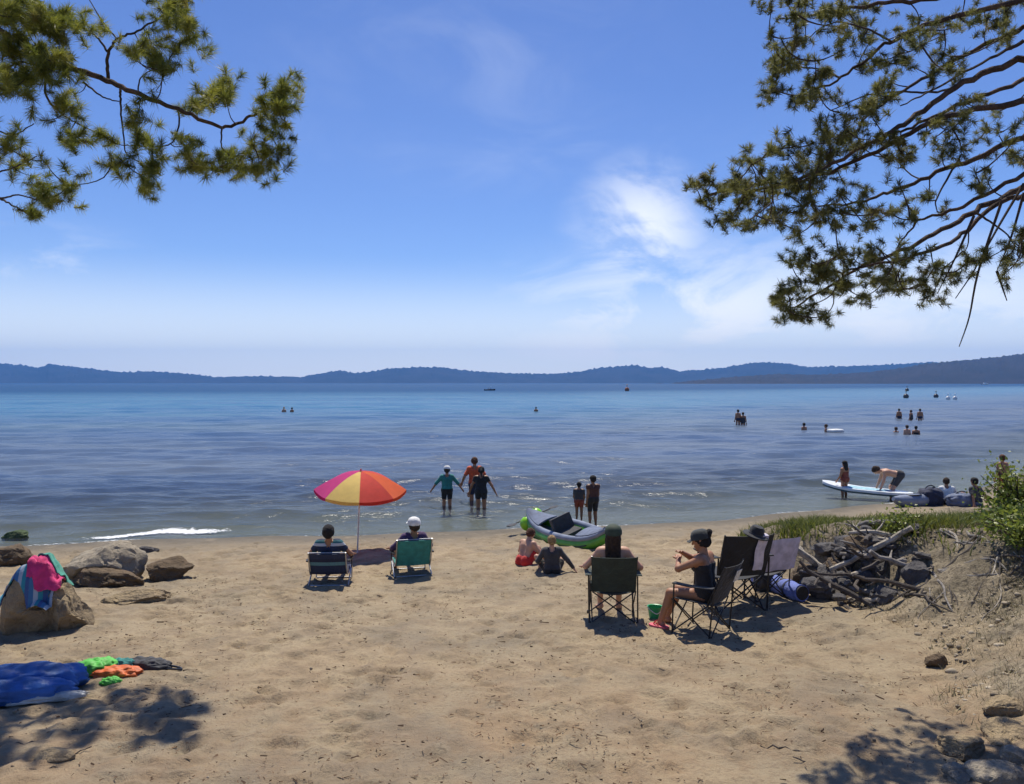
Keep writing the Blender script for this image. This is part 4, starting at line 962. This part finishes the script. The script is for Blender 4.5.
# towels over the boulder
tb = ground(30, 636); tbx = Vector((tb.x, tb.y + .22, hz(tb.x, tb.y)))
from mathutils.bvhtree import BVHTree
bpy.context.view_layer.update()
bvs = []
for o in [q for q in COL.objects if q.name.startswith('boulder')][:2]:
    bm = bmesh.new(); bm.from_mesh(o.data); bm.transform(o.matrix_world); bvs.append(BVHTree.FromBMesh(bm)); bm.free()
def drape(cx, cy, w, d, lift, seed, fall, rot=0.):
    def top(x, y):
        zs = [h[0].z for h in (b.ray_cast(Vector((x, y, 5)), Vector((0, 0, -1))) for b in bvs) if h[0] is not None]
        return max(zs) if zs else -9
    zc = top(cx, cy)
    def fn(u, v):
        a, b = (u - .5) * w, (v - .5) * d; x = cx + a * math.cos(rot) - b * math.sin(rot); y = cy + a * math.sin(rot) + b * math.cos(rot)
        e = max(abs(u - .5) * 2, abs(v - .5) * 2)
        z = max(top(x, y), zc - .06 - fall * max(0, e - .2))
        return (x, y, z + lift + .030 * mnoise.noise(Vector((u * 4, v * 4, seed))) + .014 * math.sin(u * 15 + v * 4 + seed) * (.3 + e) + .022 * abs(mnoise.noise(Vector((u * 9 + v * 3, v * 3, seed + 4)))))
    return fn
o1 = [q for q in COL.objects if q.name.startswith('boulder')][0].location
towel('towel', 'blue and white striped towel spread over the tall left boulder', drape(o1.x - .08, o1.y + .04, .72, .58, .035, 2, .26), stripes('beach_towel_stripe', [(.05, .16, .32, 1), (.35, .42, .5, 1), (.03, .25, .32, 1), (.05, .10, .25, 1)], 7, 'X'), 26, 22)
towel('towel', 'bright pink towel bunched at the right of the boulder top', drape(o1.x + .16, o1.y - .04, .34, .26, .07, 5, .28, .3), cloth('hot_pink_fabric', (.62, .03, .16, 1)), 18, 16)
towel('towel', 'teal green towel bunched behind the pink one on the boulder', drape(o1.x + .08, o1.y + .16, .44, .26, .10, 8, .4, -.2), cloth('sea_green_fabric', (.05, .30, .22, 1)), 18, 16)

# ------------------------------------------------------------------ beach toys on the left
p = ground(38, 702); root = thing('pool_float', 'deflated royal blue inflatable float lying at the left edge of the sand', 'float', (p.x - .22, p.y + .10, p.z), .30)
def crumple(name, mat, size, seed, off=(0, 0, 0), parent=root, sup=2.6, amp=.2):
    bm = bmesh.new(); bmesh.ops.create_icosphere(bm, subdivisions=5, radius=1)
    for v in bm.verts:
        q = v.co.copy(); q = q * ((abs(q.x) ** sup + abs(q.y) ** sup + abs(q.z) ** 2) ** (-1 / 2.4))
        q *= 1 + amp * mnoise.fractal(v.co * 2.3 + Vector((seed, 1, 0)), .8, 2.1, 5) + .05 * math.sin(v.co.x * 14 + v.co.y * 6 + seed)
        if q.z < -.5: q.z = -.5
        v.co = Vector((q.x * size[0], q.y * size[1], (q.z + .5) * size[2])) + Vector(off)
    me = bpy.data.meshes.new(name); bm.to_mesh(me); bm.free(); me.materials.append(mat); me.polygons.foreach_set('use_smooth', [True] * len(me.polygons))
    o = bpy.data.objects.new(name, me); COL.objects.link(o); o.parent = parent; return o
BLUEV = simple('royal_blue_vinyl', (.03, .11, .34, 1), .55, .3, 5, .3, .02)
crumple('chamber', BLUEV, (.56, .17, .16), 1, (-.05, .12, .01), amp=.11); crumple('chamber', BLUEV, (.54, .14, .13), 4, (-.08, -.08, 0), amp=.11); crumple('lining', simple('pale_vinyl', (.45, .45, .42, 1), .5), (.34, .06, .045), 7, (.22, -.16, 0))
crumple('pump_bag', BLACKV, (.20, .18, .09), 9, (-.50, -.2, 0))
m = MB(); m.lathe([(.03, .12), (.03, .17), (.02, .175), (.02, .20), (.001, .20)], 12, (.02, .12, .05)); m.build('valve', TEAL, root)
p = ground(104, 676); root2 = thing('beach_toy', 'lime green and orange beach toys heaped beside the blue float', 'toys', sink(p), .1)
crumple('green_inflatable', simple('toy_green', (.08, .42, .05, 1), .6), (.20, .13, .10), 12, (-.10, .06, 0), root2)
crumple('orange_inflatable', simple('toy_orange', (.60, .12, .02, 1), .6), (.22, .10, .07), 14, (.12, -.03, 0), root2)
crumple('green_inflatable', simple('toy_green', (.09, .52, .06, 1)), (.09, .06, .045), 17, (.15, -.22, 0), root2)
crumple('teal_inflatable', TEAL, (.15, .07, .08), 19, (.08, .14, 0), root2)
p = ground(146, 668); root3 = thing('swim_bag', 'dark crumpled bag on the sand right of the orange toys', 'bag', sink(p), -.1)
crumple('pouch', CHAR, (.24, .10, .07), 23, (0, 0, 0), root3)
m = MB(); m.tube(bez([(.15, 0, .05), (.30, .03, .02), (.38, -.03, .02), (.24, -.06, .03)], 4), .010, 6); m.build('strap', BLACKV, root3)

# ------------------------------------------------------------------ paddle board and launchers at right
q = on_water(866, 497); bd = thing('paddle_board', 'white paddle board with dark underside being launched at the right shore', 'paddle board', (q.x, q.y, .10), -.85)
BL_ = 2.5
def brd(u, v, z): 
    w = .38 * max(0.0, 1 - abs(2 * u - 1) ** 2.6) ** .5
    return Vector((BL_ * (u - .5), (v - .5) * 2 * w, z + .50 * max(0, .42 - u) ** 1.6))
m = MB(); m.sheet(lambda u, v: brd(u, v, .10), 30, 6, .06); m.build('deck', simple('white_gelcoat', (.75, .77, .77, 1), .3, .06), bd)
m = MB(); m.sheet(lambda u, v: brd(u, .03 + .94 * v, .045), 30, 6, .05); m.build('hull', simple('dark_teal_gelcoat', (.02, .06, .08, 1), .3), bd)
m = MB(); m.sheet(lambda u, v: brd(.3 + .45 * u, .2 + .6 * v, .134), 12, 4, .006); m.build('grip_pad', simple('pale_blue_foam', (.30, .52, .62, 1), .8), bd)
m = MB(); m.sheet(lambda u, v: Vector((1.25 + .12 * u + .05 * v, (v - .5) * .012, .02 - v * .16)), 4, 4, .012); m.build('fin', BLACKV, bd)
person('child with long dark hair standing behind the paddle board nose', on_water(850, 497) + Vector((0, .35, -.20)), .5, 1.15, fem=True, skin='tan', hands=((.2, .2, .9), (-.2, .2, .9)), wear=[wr('swimsuit', simple('rust_cloth', (.22, .05, .03, 1)), torso=(-1, .7))], hair=(HAIR['black'], 'long'))
person('man bending over the paddle board tail, bare back in sunlight', on_water(893, 500) + Vector((.12, .30, -.15)), 1.35, 1.55, skin='fair', pelvis=(0, -.18, .86), lean=1.35, feet=((.14, -.02, 0), (-.14, .08, 0)), knee=(0, 1, .2), hands=((.22, .42, .34), (-.22, .40, .34)), elbow=(.6, -.4, -.2), wear=[wr('shorts', CHAR, torso=(-1, .22), thigh=.85)], hair=(HAIR['brown'], 'short'))
# heaps of gear on the far side of the bank
def far(px, py): p = ground(px, py); return p
def beyond(px, D): x = (px - 512) / FPX * D; return Vector((x, D, hz(x, D)))
p = beyond(914, 19.6); k2 = thing('kayak', 'grey kayak hull lying on the shore behind the grass, next to paddle board', 'kayak', p, .35, None, .7)
m = MB(); m.tube([Vector((.9 * (i / 6 - 1), 0, .18 + .12 * abs(i / 6 - 1) ** 3)) for i in range(13)], [.24 * max(.1, 1 - abs(i / 6 - 1) ** 2.4) ** .5 for i in range(13)], 14); m.build('hull', GREYV, k2)
m = MB(); m.lathe([(.20, .37), (.22, .40), (.18, .42), (.17, .38)], 18, (0, 0, 0), 1.6, .8); m.build('cockpit_rim', BLACKV, k2)
blobbag('cooler_bag', 'navy cooler bag on the shore behind the grass', beyond(931, 19.8), .2, (.30, .2, .25), NAVY, 8, 'bag')
person('person in pale shirt sitting low on the shore behind the grass', beyond(948, 19.9), -.3, 1.35, pelvis=(0, 0, .11), lean=.25, feet=((.15, .62, 0), (-.15, .6, 0)), knee=(.4, .2, 1), hands=((.2, .5, .35), (-.2, .5, .35)), skin='tan', wear=[wr('shirt', WHITE, torso=(0, 1.2), arm=.8), wr('shorts', NAVY, torso=(-1, .08), thigh=.7)], hair=(HAIR['brown'], 'short'))
blobbag('duffel_bag', 'blue grey duffel bag on the shore between two sitting people', beyond(962, 19.7), .4, (.42, .2, .18), BLUEGREY, 9, 'bag')
person('person in dark shirt with black hair sitting beside the shrub', beyond(977, 19.7), .4, 1.35, pelvis=(0, 0, .11), lean=.1, feet=((.15, .62, 0), (-.15, .6, 0)), knee=(.4, .2, 1), hands=((.35, -.2, .05), (-.35, -.2, .05)), skin='tan', wear=[wr('shirt', CHAR, torso=(0, 1.2), arm=.8), wr('shorts', BLUEGREY, torso=(-1, .08), thigh=.7)], hair=(HAIR['black'], 'short'))
p = beyond(1003, 20.2); person('tanned person standing half hidden behind the leafy shrub', p, .2, 1.2, skin='tan', wear=[wr('shorts', simple('rust_cloth', (.22, .05, .03, 1)), torso=(-1, .2), thigh=.7)], hair=(HAIR['auburn'], 'short'))

# ------------------------------------------------------------------ swimmers far out, boat, buoys
def swimmer(label, px, py, up, rz, hcol='black', skin='tan', h=1.6, top=None, hat=None, **k):
    q = on_water(px, py); z = -(1.71 * h / 1.7 - up)
    return person(label, (q.x, q.y, z), rz, h, skin=skin, res=.03, hair=(HAIR[hcol], 'short'), hat=hat, wear=[wr('swimwear', top or NAVY, torso=(-1, .75 if top else .2), off=.02)], group='bathers far out in the lake', **k)
swimmer('left of two bathers standing waist deep, darker and taller', 738, 425, 1.15, .2)
swimmer('right of two bathers standing waist deep, smaller', 743, 425, .95, -.4, 'brown', top=CHAR)
swimmer('lone bather with only head and shoulders above water, left of the swim ring', 804, 430, .48, .4)
swimmer('bather upright beside a pale swim ring out in the lake', 826, 432, .50, 1.2, 'brown')
q = on_water(829, 432); sr = thing('swim_ring', 'pale swim ring floating right of a lone bather in the lake', 'swim ring', (q.x + .3, q.y - .2, .02))
m = MB(); m.tube([(.42 * math.cos(a * .3142), .42 * math.sin(a * .3142), .06) for a in range(21)], .12, 10); m.build('ring', simple('pale_ring_vinyl', (.6, .62, .62, 1), .4), sr)
m = MB(); m.lathe([(.015, .17), (.015, .20), (.008, .2)], 8, (.42, 0, 0)); m.build('valve', BLACKV, sr)
swimmer('leftmost of three bathers standing in a row far right', 899, 419, .9, 0.)
swimmer('middle of three bathers standing in a row far right', 911, 420, .85, .6, 'brown', top=CHAR)
swimmer('rightmost of three bathers standing in a row far right', 920, 420, .95, -.3)
swimmer('leftmost bather of the lower group, only head and shoulders showing', 896, 433, .38, .4, 'brown', top=RED)
swimmer('middle bather of the lower group, fair skinned, chest deep', 907, 434, .55, .1, 'brown', 'fair')
swimmer('rightmost bather of the lower group, dark top, chest deep', 916, 434, .5, -.5, top=BLACK)
swimmer('left of two far swimmers out to the left of the boat', 284, 412, .55, .3, 'blond', 'fair')
swimmer('right of two far swimmers out to the left of the boat', 292, 412, .5, -.3)
swimmer('lone far swimmer right of the motor boat', 536, 412, .55, 0.)
def boat(label, px, py, L, rz, col):
    q = on_water(px, py); b = thing('motor_boat', label, 'boat', (q.x, q.y, -.1), rz)
    m = MB(); n = 14; vs = []; 
    for i in range(n + 1):
        u = i / n; w = L * .16 * (1 - max(0, (u - .5) * 2) ** 2.4); zt = L * (.12 + .06 * u * u); x = L * (u - .5)
        vs += [(x, -w, zt), (x * .97, -w * .8, L * .02), (x * .95, 0, -.1), (x * .97, w * .8, L * .02), (x, w, zt)]
    fs = [(5 * i + k, 5 * i + k + 1, 5 * i + k + 6, 5 * i + k + 5) for i in range(n) for k in range(4)] + [(5 * i, 5 * i + 5, 5 * i + 9, 5 * i + 4) for i in range(n)] + [(0, 4, 3, 2, 1)]
    m.add(vs, fs); m.build('hull', col, b)
    m = MB(); m.box((-.05 * L, 0, L * .19), (.30 * L, .22 * L, .13 * L)); m.box((-.05 * L, 0, L * .27), (.36 * L, .25 * L, .02 * L)); m.build('cabin', simple('white_gelcoat', (.75, .77, .77, 1)), b, False)
    m = MB(); m.box((.105 * L, 0, L * .21), (.012 * L, .18 * L, .06 * L)); m.build('windscreen', simple('dark_glass', (.02, .03, .04, 1), .1), b, False)
    m = MB(); m.tube([(-.15 * L, 0, .28 * L), (-.15 * L, 0, .42 * L)], .008 * L, 6); m.build('mast', M_ALU, b)
    m = MB(); m.box((-.52 * L, 0, .08 * L), (.05 * L, .06 * L, .16 * L)); m.build('outboard_motor', BLACKV, b, False)
    return b
boat('dark hulled motor boat with white cabin far out mid lake', 490, 390.5, 4.6, .25, simple('dark_hull', (.03, .03, .04, 1), .4))
boat('white motor boat running close under the right hills', 985, 384.6, 14, .05, simple('white_gelcoat', (.75, .77, .77, 1)))
def buoy(label, px, py, r, colr):
    q = on_water(px, py); b = thing('mooring_buoy', label, 'buoy', (q.x, q.y, 0), 0, 'buoys and moored floats on the lake')
    m = MB(); m.lathe([(max(.001, r * math.sin(math.pi * i / 10)), r * .6 - r * math.cos(math.pi * i / 10)) for i in range(11)], 14); m.build('float', colr, b)
    m = MB(); m.tube([(0, 0, r * 1.5), (0, 0, r * 2.6)], r * .12, 6); m.lathe([(r * .25, r * 2.5), (r * .25, r * 2.8), (r * .1, r * 2.9)], 8); m.build('top_mark', colr, b)
bw_ = simple('buoy_white', (.7, .7, .7, 1), .5); bo_ = simple('buoy_dark', (.08, .07, .07, 1), .5); bb_ = simple('buoy_rust', (.30, .10, .04, 1), .5)
buoy('rust coloured buoy standing alone near mid lake', 627, 391, .9, bb_)
buoy('dark buoy nearest the three bathers in a row', 906, 398, .55, bo_)
buoy('dark buoy between another dark buoy and two white ones', 936, 397.5, .5, bo_)
buoy('left one of two white buoys close together', 948, 399.5, .4, bw_)
buoy('right one of two white buoys close together', 955, 399.5, .4, bw_)
buoy('small dark buoy farthest out behind the other dark buoys', 907, 391, .7, bo_)

# ------------------------------------------------------------------ grass, shrub, driftwood, stones
def grass():
    N = 70000; x = rng.uniform(3.3, 13, N); y = rng.uniform(9.6, 17.2, N)
    b = bank_in(x, y); f = np.interp(y, [9.6, 10.5, 11.1, 16, 17.2], [0, .25, 1, 1, 0])
    clump = .5 + .5 * np.sin(x * 2.7 + 1.3 * np.sin(y * 2.1)) * np.sin(y * 3.1 + x)
    k = (b > .62 - .25 * (y > 13)) & (rng.uniform(0, 1, N) < f * (.45 + .55 * clump)); x, y = x[k], y[k]; n = len(x)
    z = height(x, y) - .03; h = rng.uniform(.10, .25, n) * (.7 + .5 * clump[k]); a = rng.uniform(0, 6.28, n); w = rng.uniform(.006, .013, n)
    lx, ly = rng.normal(0, .45, n) * h, rng.normal(0, .45, n) * h
    V = np.zeros((n, 5, 3)); ca, sa = np.cos(a) * w, np.sin(a) * w
    for i, (s, u) in enumerate(((-1, 0), (1, 0), (1, .55), (-1, .55), (0, 1))):
        V[:, i, 0] = x + s * ca * (1 - .3 * (u > 0)) + lx * u * u; V[:, i, 1] = y + s * sa + ly * u * u; V[:, i, 2] = z + h * u
    base = np.arange(n)[:, None] * 5
    F3 = np.concatenate([base + [0, 1, 2], base + [0, 2, 3], base + [3, 2, 4]])
    t = NT('bank_grass'); c = t.mix(t.attr('tone'), (.055, .085, .016, 1), (.25, .26, .05, 1))
    pr = t.principled(c, .6); tr = t.n('ShaderNodeBsdfTranslucent'); t.l(c, tr.inputs['Color']); mx = t.n('ShaderNodeMixShader'); mx.inputs[0].default_value = .4; t.l(pr.outputs[0], mx.inputs[1]); t.l(tr.outputs[0], mx.inputs[2])
    o = np_mesh('grass', V.reshape(-1, 3), F3, t.done(mx)); set_attr(o, 'tone', np.repeat(np.clip(rng.normal(.45, .25, n) + .25 * (clump[k] - .5), 0, 1), 5))
    tag(o, 'green grass growing along the top of the bank', 'grass', kind='stuff')
grass()
def weeds():
    N = 110000; x = rng.uniform(3.2, 9, N); y = rng.uniform(5, 10.9, N); b = bank_in(x, y)
    cl = np.sin(x * 3.1 + y) * np.sin(y * 2.7 - x * .8)
    k = (b > .05) & (rng.uniform(-.15, 1, N) < (.25 + .75 * cl) * np.clip(b * 1.3, 0, 1)); x, y = x[k], y[k]; n = len(x)
    z = height(x, y) - .01; h = rng.uniform(.02, .11, n); a = rng.uniform(0, 6.28, n); w = rng.uniform(.002, .005, n); lx, ly = rng.normal(0, .7, n) * h, rng.normal(0, .7, n) * h
    V = np.zeros((n, 3, 3))
    for i, (s_, u) in enumerate(((-1, 0), (1, 0), (0, 1))):
        V[:, i, 0] = x + s_ * np.cos(a) * w + lx * u; V[:, i, 1] = y + s_ * np.sin(a) * w + ly * u; V[:, i, 2] = z + h * u
    t = NT('dry_weeds'); c = t.mix(t.attr('tone'), (.08, .08, .03, 1), (.42, .35, .19, 1))
    o = np_mesh('dry_weeds', V.reshape(-1, 3), np.arange(n * 3).reshape(-1, 3), t.done(t.principled(c, .8))); set_attr(o, 'tone', np.repeat(rng.uniform(0, 1, n), 3))
    tag(o, 'dry straw coloured weeds scattered on the bank slope', 'weeds', kind='stuff')
weeds()
def leaf_mat():
    t = NT('shrub_leaves'); c = t.mix(t.attr('tone'), (.07, .12, .02, 1), (.32, .36, .06, 1))
    pr = t.principled(c, .45); tr = t.n('ShaderNodeBsdfTranslucent'); t.l(c, tr.inputs['Color']); mx = t.n('ShaderNodeMixShader'); mx.inputs[0].default_value = .4; t.l(pr.outputs[0], mx.inputs[1]); t.l(tr.outputs[0], mx.inputs[2])
    return t.done(mx)
LEAF = leaf_mat()
def shrub(label, x, y, hgt, wid, nstem, seed, lsize=.05):
    rr = random.Random(seed); base = g2(x, y, -.05); root = thing('leafy_shrub', label, 'shrub', base, 0, 'shrubs on the bank')
    st = MB(); V = []; F = []; T = []
    for i in range(nstem):
        a = rr.uniform(0, 6.28); sp = rr.uniform(.2, 1) ** .7 * wid; top = Vector((math.cos(a) * sp, math.sin(a) * sp * .8, hgt * rr.uniform(.45, 1) * (1 - .35 * sp / wid)))
        c = bez([(0, 0, 0), (top.x * .3, top.y * .3, top.z * .55), tuple(top)], 6); st.tube(c, [.014 - .010 * q / (len(c) - 1) for q in range(len(c))], 5)
        tone = rr.uniform(.1, .7)
        for q in range(46):
            b = c[rr.randint(3, len(c) - 1)] + Vector((rr.gauss(0, .09), rr.gauss(0, .09), rr.gauss(0, .08)))
            d = Vector((rr.gauss(0, 1), rr.gauss(0, 1), rr.gauss(.3, .6))).normalized(); sd_ = d.cross(Vector((rr.gauss(0, 1), rr.gauss(0, 1), rr.gauss(0, 1)))).normalized(); up = sd_.cross(d)
            L = lsize * rr.uniform(.7, 1.4); w = L * .32; o = len(V)
            V += [b, b + d * L * .4 + sd_ * w + up * L * .05, b + d * L - up * L * .12, b + d * L * .4 - sd_ * w + up * L * .05]; F.append((o, o + 1, o + 2, o + 3)); T += [min(1, max(0, tone + rr.uniform(-.25, .35)))] * 4
    st.build('stems', M_TWIG, root); o = np_mesh('foliage', [tuple(v) for v in V], F, LEAF, root); set_attr(o, 'tone', T)
shrub('tallest leafy green shrub at right edge on the bank top', 6.75, 10.7, 1.2, .55, 60, 5)
shrub('low spreading shrub on the bank slope below the tallest shrub', 6.15, 9.55, .50, .6, 56, 6)
shrub('low bright green shrub at the left foot of the tall one', 6.5, 10.25, .5, .5, 44, 8)
shrub('small dark leafy sprig hanging over the bank edge at middle', 5.3, 10.95, .36, .45, 18, 9, .04)

WOOD = [simple('driftwood_' + k, c, .9, .4, 16, .7, .02) for k, c in (('grey', (.26, .235, .21, 1)), ('dark', (.09, .075, .065, 1)), ('pale', (.42, .37, .30, 1)))]
rr = random.Random(21)
def driftwood(x, y, L, r, rz, pitch, mat, seed):
    q = random.Random(seed); m = MB(); n = 9; pts = []
    for i in range(n):
        u = i / (n - 1) - .5
        pts.append(Vector((u * L, .06 * L * math.sin(u * 5 + seed) + q.gauss(0, .012), .05 * L * math.sin(u * 4 + seed * 2) + q.gauss(0, .01))))
    m.tube(pts, [r * (1 - .5 * abs(i / (n - 1) - .35)) * q.uniform(.85, 1.1) for i in range(n)], 8)
    if L > .5:
        for _ in range(2):
            j = q.randint(2, n - 3); d = Vector((q.uniform(-.5, .9), q.choice((-1, 1)) * q.uniform(.5, 1), q.uniform(-.2, .6))).normalized()
            m.tube([pts[j], pts[j] + d * L * .14, pts[j] + d * L * .26 + Vector((0, 0, .03))], [r * .5, r * .38, r * .15], 6)
    o = m.build('driftwood', mat); o.location = g2(x, y, r * 1.2 + abs(math.sin(pitch)) * L * .35); o.rotation_euler = (q.uniform(-.3, .3), pitch, rz)
    return o
def root_on_slope(x, y, L, r, rz, mat, seed):
    q = random.Random(seed); m = MB(); n = 10; pts = []; a = rz
    for i in range(n):
        pts.append(Vector((x, y, hz(x, y) + r * (.5 + 1.2 * math.sin(math.pi * i / (n - 1))) - (.03 if i in (0, n - 1) else 0)))); a += q.gauss(0, .28); x += math.cos(a) * L / n; y += math.sin(a) * L / n
    rad = [r * (1 - .65 * i / (n - 1)) for i in range(n)]; m.tube(bez(pts, 3), [rad[min(n - 1, i // 3)] for i in range(3 * (n - 1) + 1)], 7)
    return m.build('exposed_root', mat)
labs = {'g': 'weathered driftwood branch tangled in the pile at the foot of the bank', 'r': 'exposed root trailing down the eroded face of the bank'}
for i in range(46):
    x = rr.gauss(4.62, .36); y = rr.gauss(10.7, .42) - (x - 4.6) * .3
    if bank_in(x, y) > 1.1: continue
    o = driftwood(x, y, rr.choice((.3, .4, .6, .9, 1.2)) * rr.uniform(.8, 1.2), rr.uniform(.010, .050), rr.gauss(2.5, .7), rr.gauss(0, .28), WOOD[rr.choice((0, 1, 1, 1, 2))], i)
    tag(o, labs['g'], 'driftwood', 'driftwood in the pile under the bank')
for i in range(70):
    x = rr.uniform(4.8, 6.9); y = rr.uniform(9.6, 10.7) + .0
    o = root_on_slope(x, y, rr.uniform(.4, 1.3), rr.uniform(.008, .026), rr.uniform(-2.6, -.9), WOOD[rr.choice((0, 1, 1, 2))], 100 + i)
    tag(o, labs['r'], 'root', 'roots on the bank face')
for i in range(64):
    x = rr.gauss(4.6, .38); y = rr.gauss(10.9, .38) - (x - 4.6) * .25; s = rr.choice((.07, .09, .12, .2)) * rr.uniform(.8, 1.2)
    rock('dark grey stone heaped with driftwood at the foot of the bank', g2(x, y, s * .28 + (.12 if i % 3 == 0 else 0)), (s * rr.uniform(.9, 1.5), s, s * rr.uniform(.55, .9)), rr.uniform(0, 3), 200 + i, RK_DARK if i % 4 else RK_BROWN, group='stones heaped under the bank', sub=3, name='stone', jag=.2)
p0 = ground(836, 596); p1 = ground(815, 567)
o = driftwood((p0.x + p1.x) / 2, (p0.y + p1.y) / 2, 1.0, .045, 2.0, -.45, WOOD[2], 301); tag(o, 'pale thick driftwood limb leaning at the front of the pile', 'driftwood')
GR = 'rocks at the lower right corner'
rk('large pale half buried boulder at the lower right corner', 1006, 782, (.22, .18, .13), .3, 71, RK_PALE, .75, group=GR)
rk('tan shaded rock above the pale corner boulder', 1014, 742, (.24, .19, .12), .9, 75, RK_TAN, .75, group=GR)
rk('flat tan rock left of the larger shaded rock', 972, 756, (.22, .17, .08), .2, 77, RK_TAN, .5, group=GR)
rk('medium tan rock on slope at right edge above the corner', 1010, 716, (.17, .15, .10), .5, 81, RK_TAN, .75, group=GR)
rk('small angular pale rock between the two larger corner rocks', 1018, 764, (.11, .10, .07), .5, 91, RK_PALE, .4, group=GR)
rk('broken flat stone at the bottom edge left of the corner boulder', 960, 780, (.15, .11, .05), .8, 93, RK_GREY, .4, group=GR)
rk('lone dark brown stone on the sandy slope right of the chairs', 940, 668, (.13, .10, .085), .5, 85, RK_BROWN, .3, sub=4)
rk('flat tan stone at bottom left of the sand', 52, 762, (.17, .12, .05), .2, 87, RK_TAN, .5, sub=4)
def stones():
    V = []; F = []; bm = bmesh.new(); bmesh.ops.create_icosphere(bm, subdivisions=2, radius=1); bv = np.array([v.co[:] for v in bm.verts]); bf = np.array([[v.index for v in f.verts] for f in bm.faces]); bm.free()
    T = []; c = 0
    def put(x, y, s, tone):
        nonlocal c
        sc = s * rng.uniform(.6, 1.3, 3) * (1, 1, .7); a = rng.uniform(0, 6.28); q = bv * sc * (1 + rng.normal(0, .07, (len(bv), 1)))
        q = np.stack([q[:, 0] * math.cos(a) - q[:, 1] * math.sin(a), q[:, 0] * math.sin(a) + q[:, 1] * math.cos(a), q[:, 2]], 1)
        V.append(q + (x, y, hz(x, y) + s * .15)); F.append(bf + c); T.append(np.full(len(bv), tone)); c += len(bv)
    n = 0
    while n < 9000:
        x = rng.uniform(2.6, 8.5); y = rng.uniform(4.6, 11)
        b = float(bank_in(x, y))
        if b < .05 or rng.uniform() > min(1, b * 1.3 + .1): continue
        put(x, y, min(.045, rng.lognormal(-4.5, .55)), rng.uniform()); n += 1
    for _ in range(700): put(rng.uniform(-9, 4), rng.uniform(4.8, 16), min(.03, rng.lognormal(-4.9, .45)), rng.uniform(0, .7))
    t = NT('gravel'); cc = t.mix(t.attr('tone'), (.12, .095, .065, 1), (.44, .37, .27, 1))
    o = np_mesh('gravel', np.vstack(V), np.vstack(F), t.done(t.principled(cc, .9)), smooth=True); set_attr(o, 'tone', np.concatenate(T))
    tag(o, 'loose gravel scattered over the bank slope and sand', 'gravel', kind='stuff')
stones()
def litter():
    n = 16000; x = rng.uniform(-7, 7, n); y = 4.6 + 8 * rng.uniform(0, 1, n) ** 1.6; z = height(x, y) + .012
    cl = np.sin(x * 1.7 + 1.1 * np.sin(y * 1.3)) * np.sin(y * 2.3 + x * .6) + .4 * np.sin(3.7 * x + y)
    k = rng.uniform(-1, 1, n) < cl; x, y, z = x[k], y[k], z[k]; n = len(x)
    L = rng.lognormal(-4.3, .5, n); a = rng.uniform(0, 6.28, n); w = rng.uniform(.0012, .004, n)
    V = np.zeros((n, 4, 3)); dx, dy = np.cos(a) * L, np.sin(a) * L; sx, sy = -np.sin(a) * w, np.cos(a) * w
    for i, (u, s) in enumerate(((-1, -1), (1, -1), (1, 1), (-1, 1))):
        V[:, i] = np.stack([x + u * dx + s * sx, y + u * dy + s * sy, z + rng.uniform(-.004, .012, n)], 1)
    o = np_mesh('pine_litter', V.reshape(-1, 3), np.arange(n * 4).reshape(-1, 4), simple('dead_needles', (.13, .075, .04, 1), .9, .4, 5))
    tag(o, 'dead pine needles and bark bits strewn on the sand', 'litter', kind='stuff')
litter()
for i, (px, py, L, rz) in enumerate(((25, 745, .35, .5), (45, 768, .45, .15), (70, 757, .3, .9), (785, 752, .35, -.5), (815, 765, .3, -.4))):
    p = ground(px, py); o = driftwood(p.x, p.y, L, .006, rz, 0, WOOD[1], 400 + i); o.name = 'fallen_twig'; tag(o, 'thin dark fallen twig lying on the foreground sand', 'twig', 'fallen twigs on the sand')

# ------------------------------------------------------------------ render
S.render.engine = 'CYCLES'; S.cycles.use_denoising = True; S.cycles.max_bounces = 8; S.cycles.transparent_max_bounces = 12; S.cycles.volume_bounces = 0
S.cycles.sample_clamp_indirect = 6; S.cycles.caustics_reflective = False; S.cycles.caustics_refractive = False
S.view_settings.view_transform = 'Standard'; S.view_settings.look = 'None'; S.view_settings.exposure = .22; S.view_settings.gamma = 1
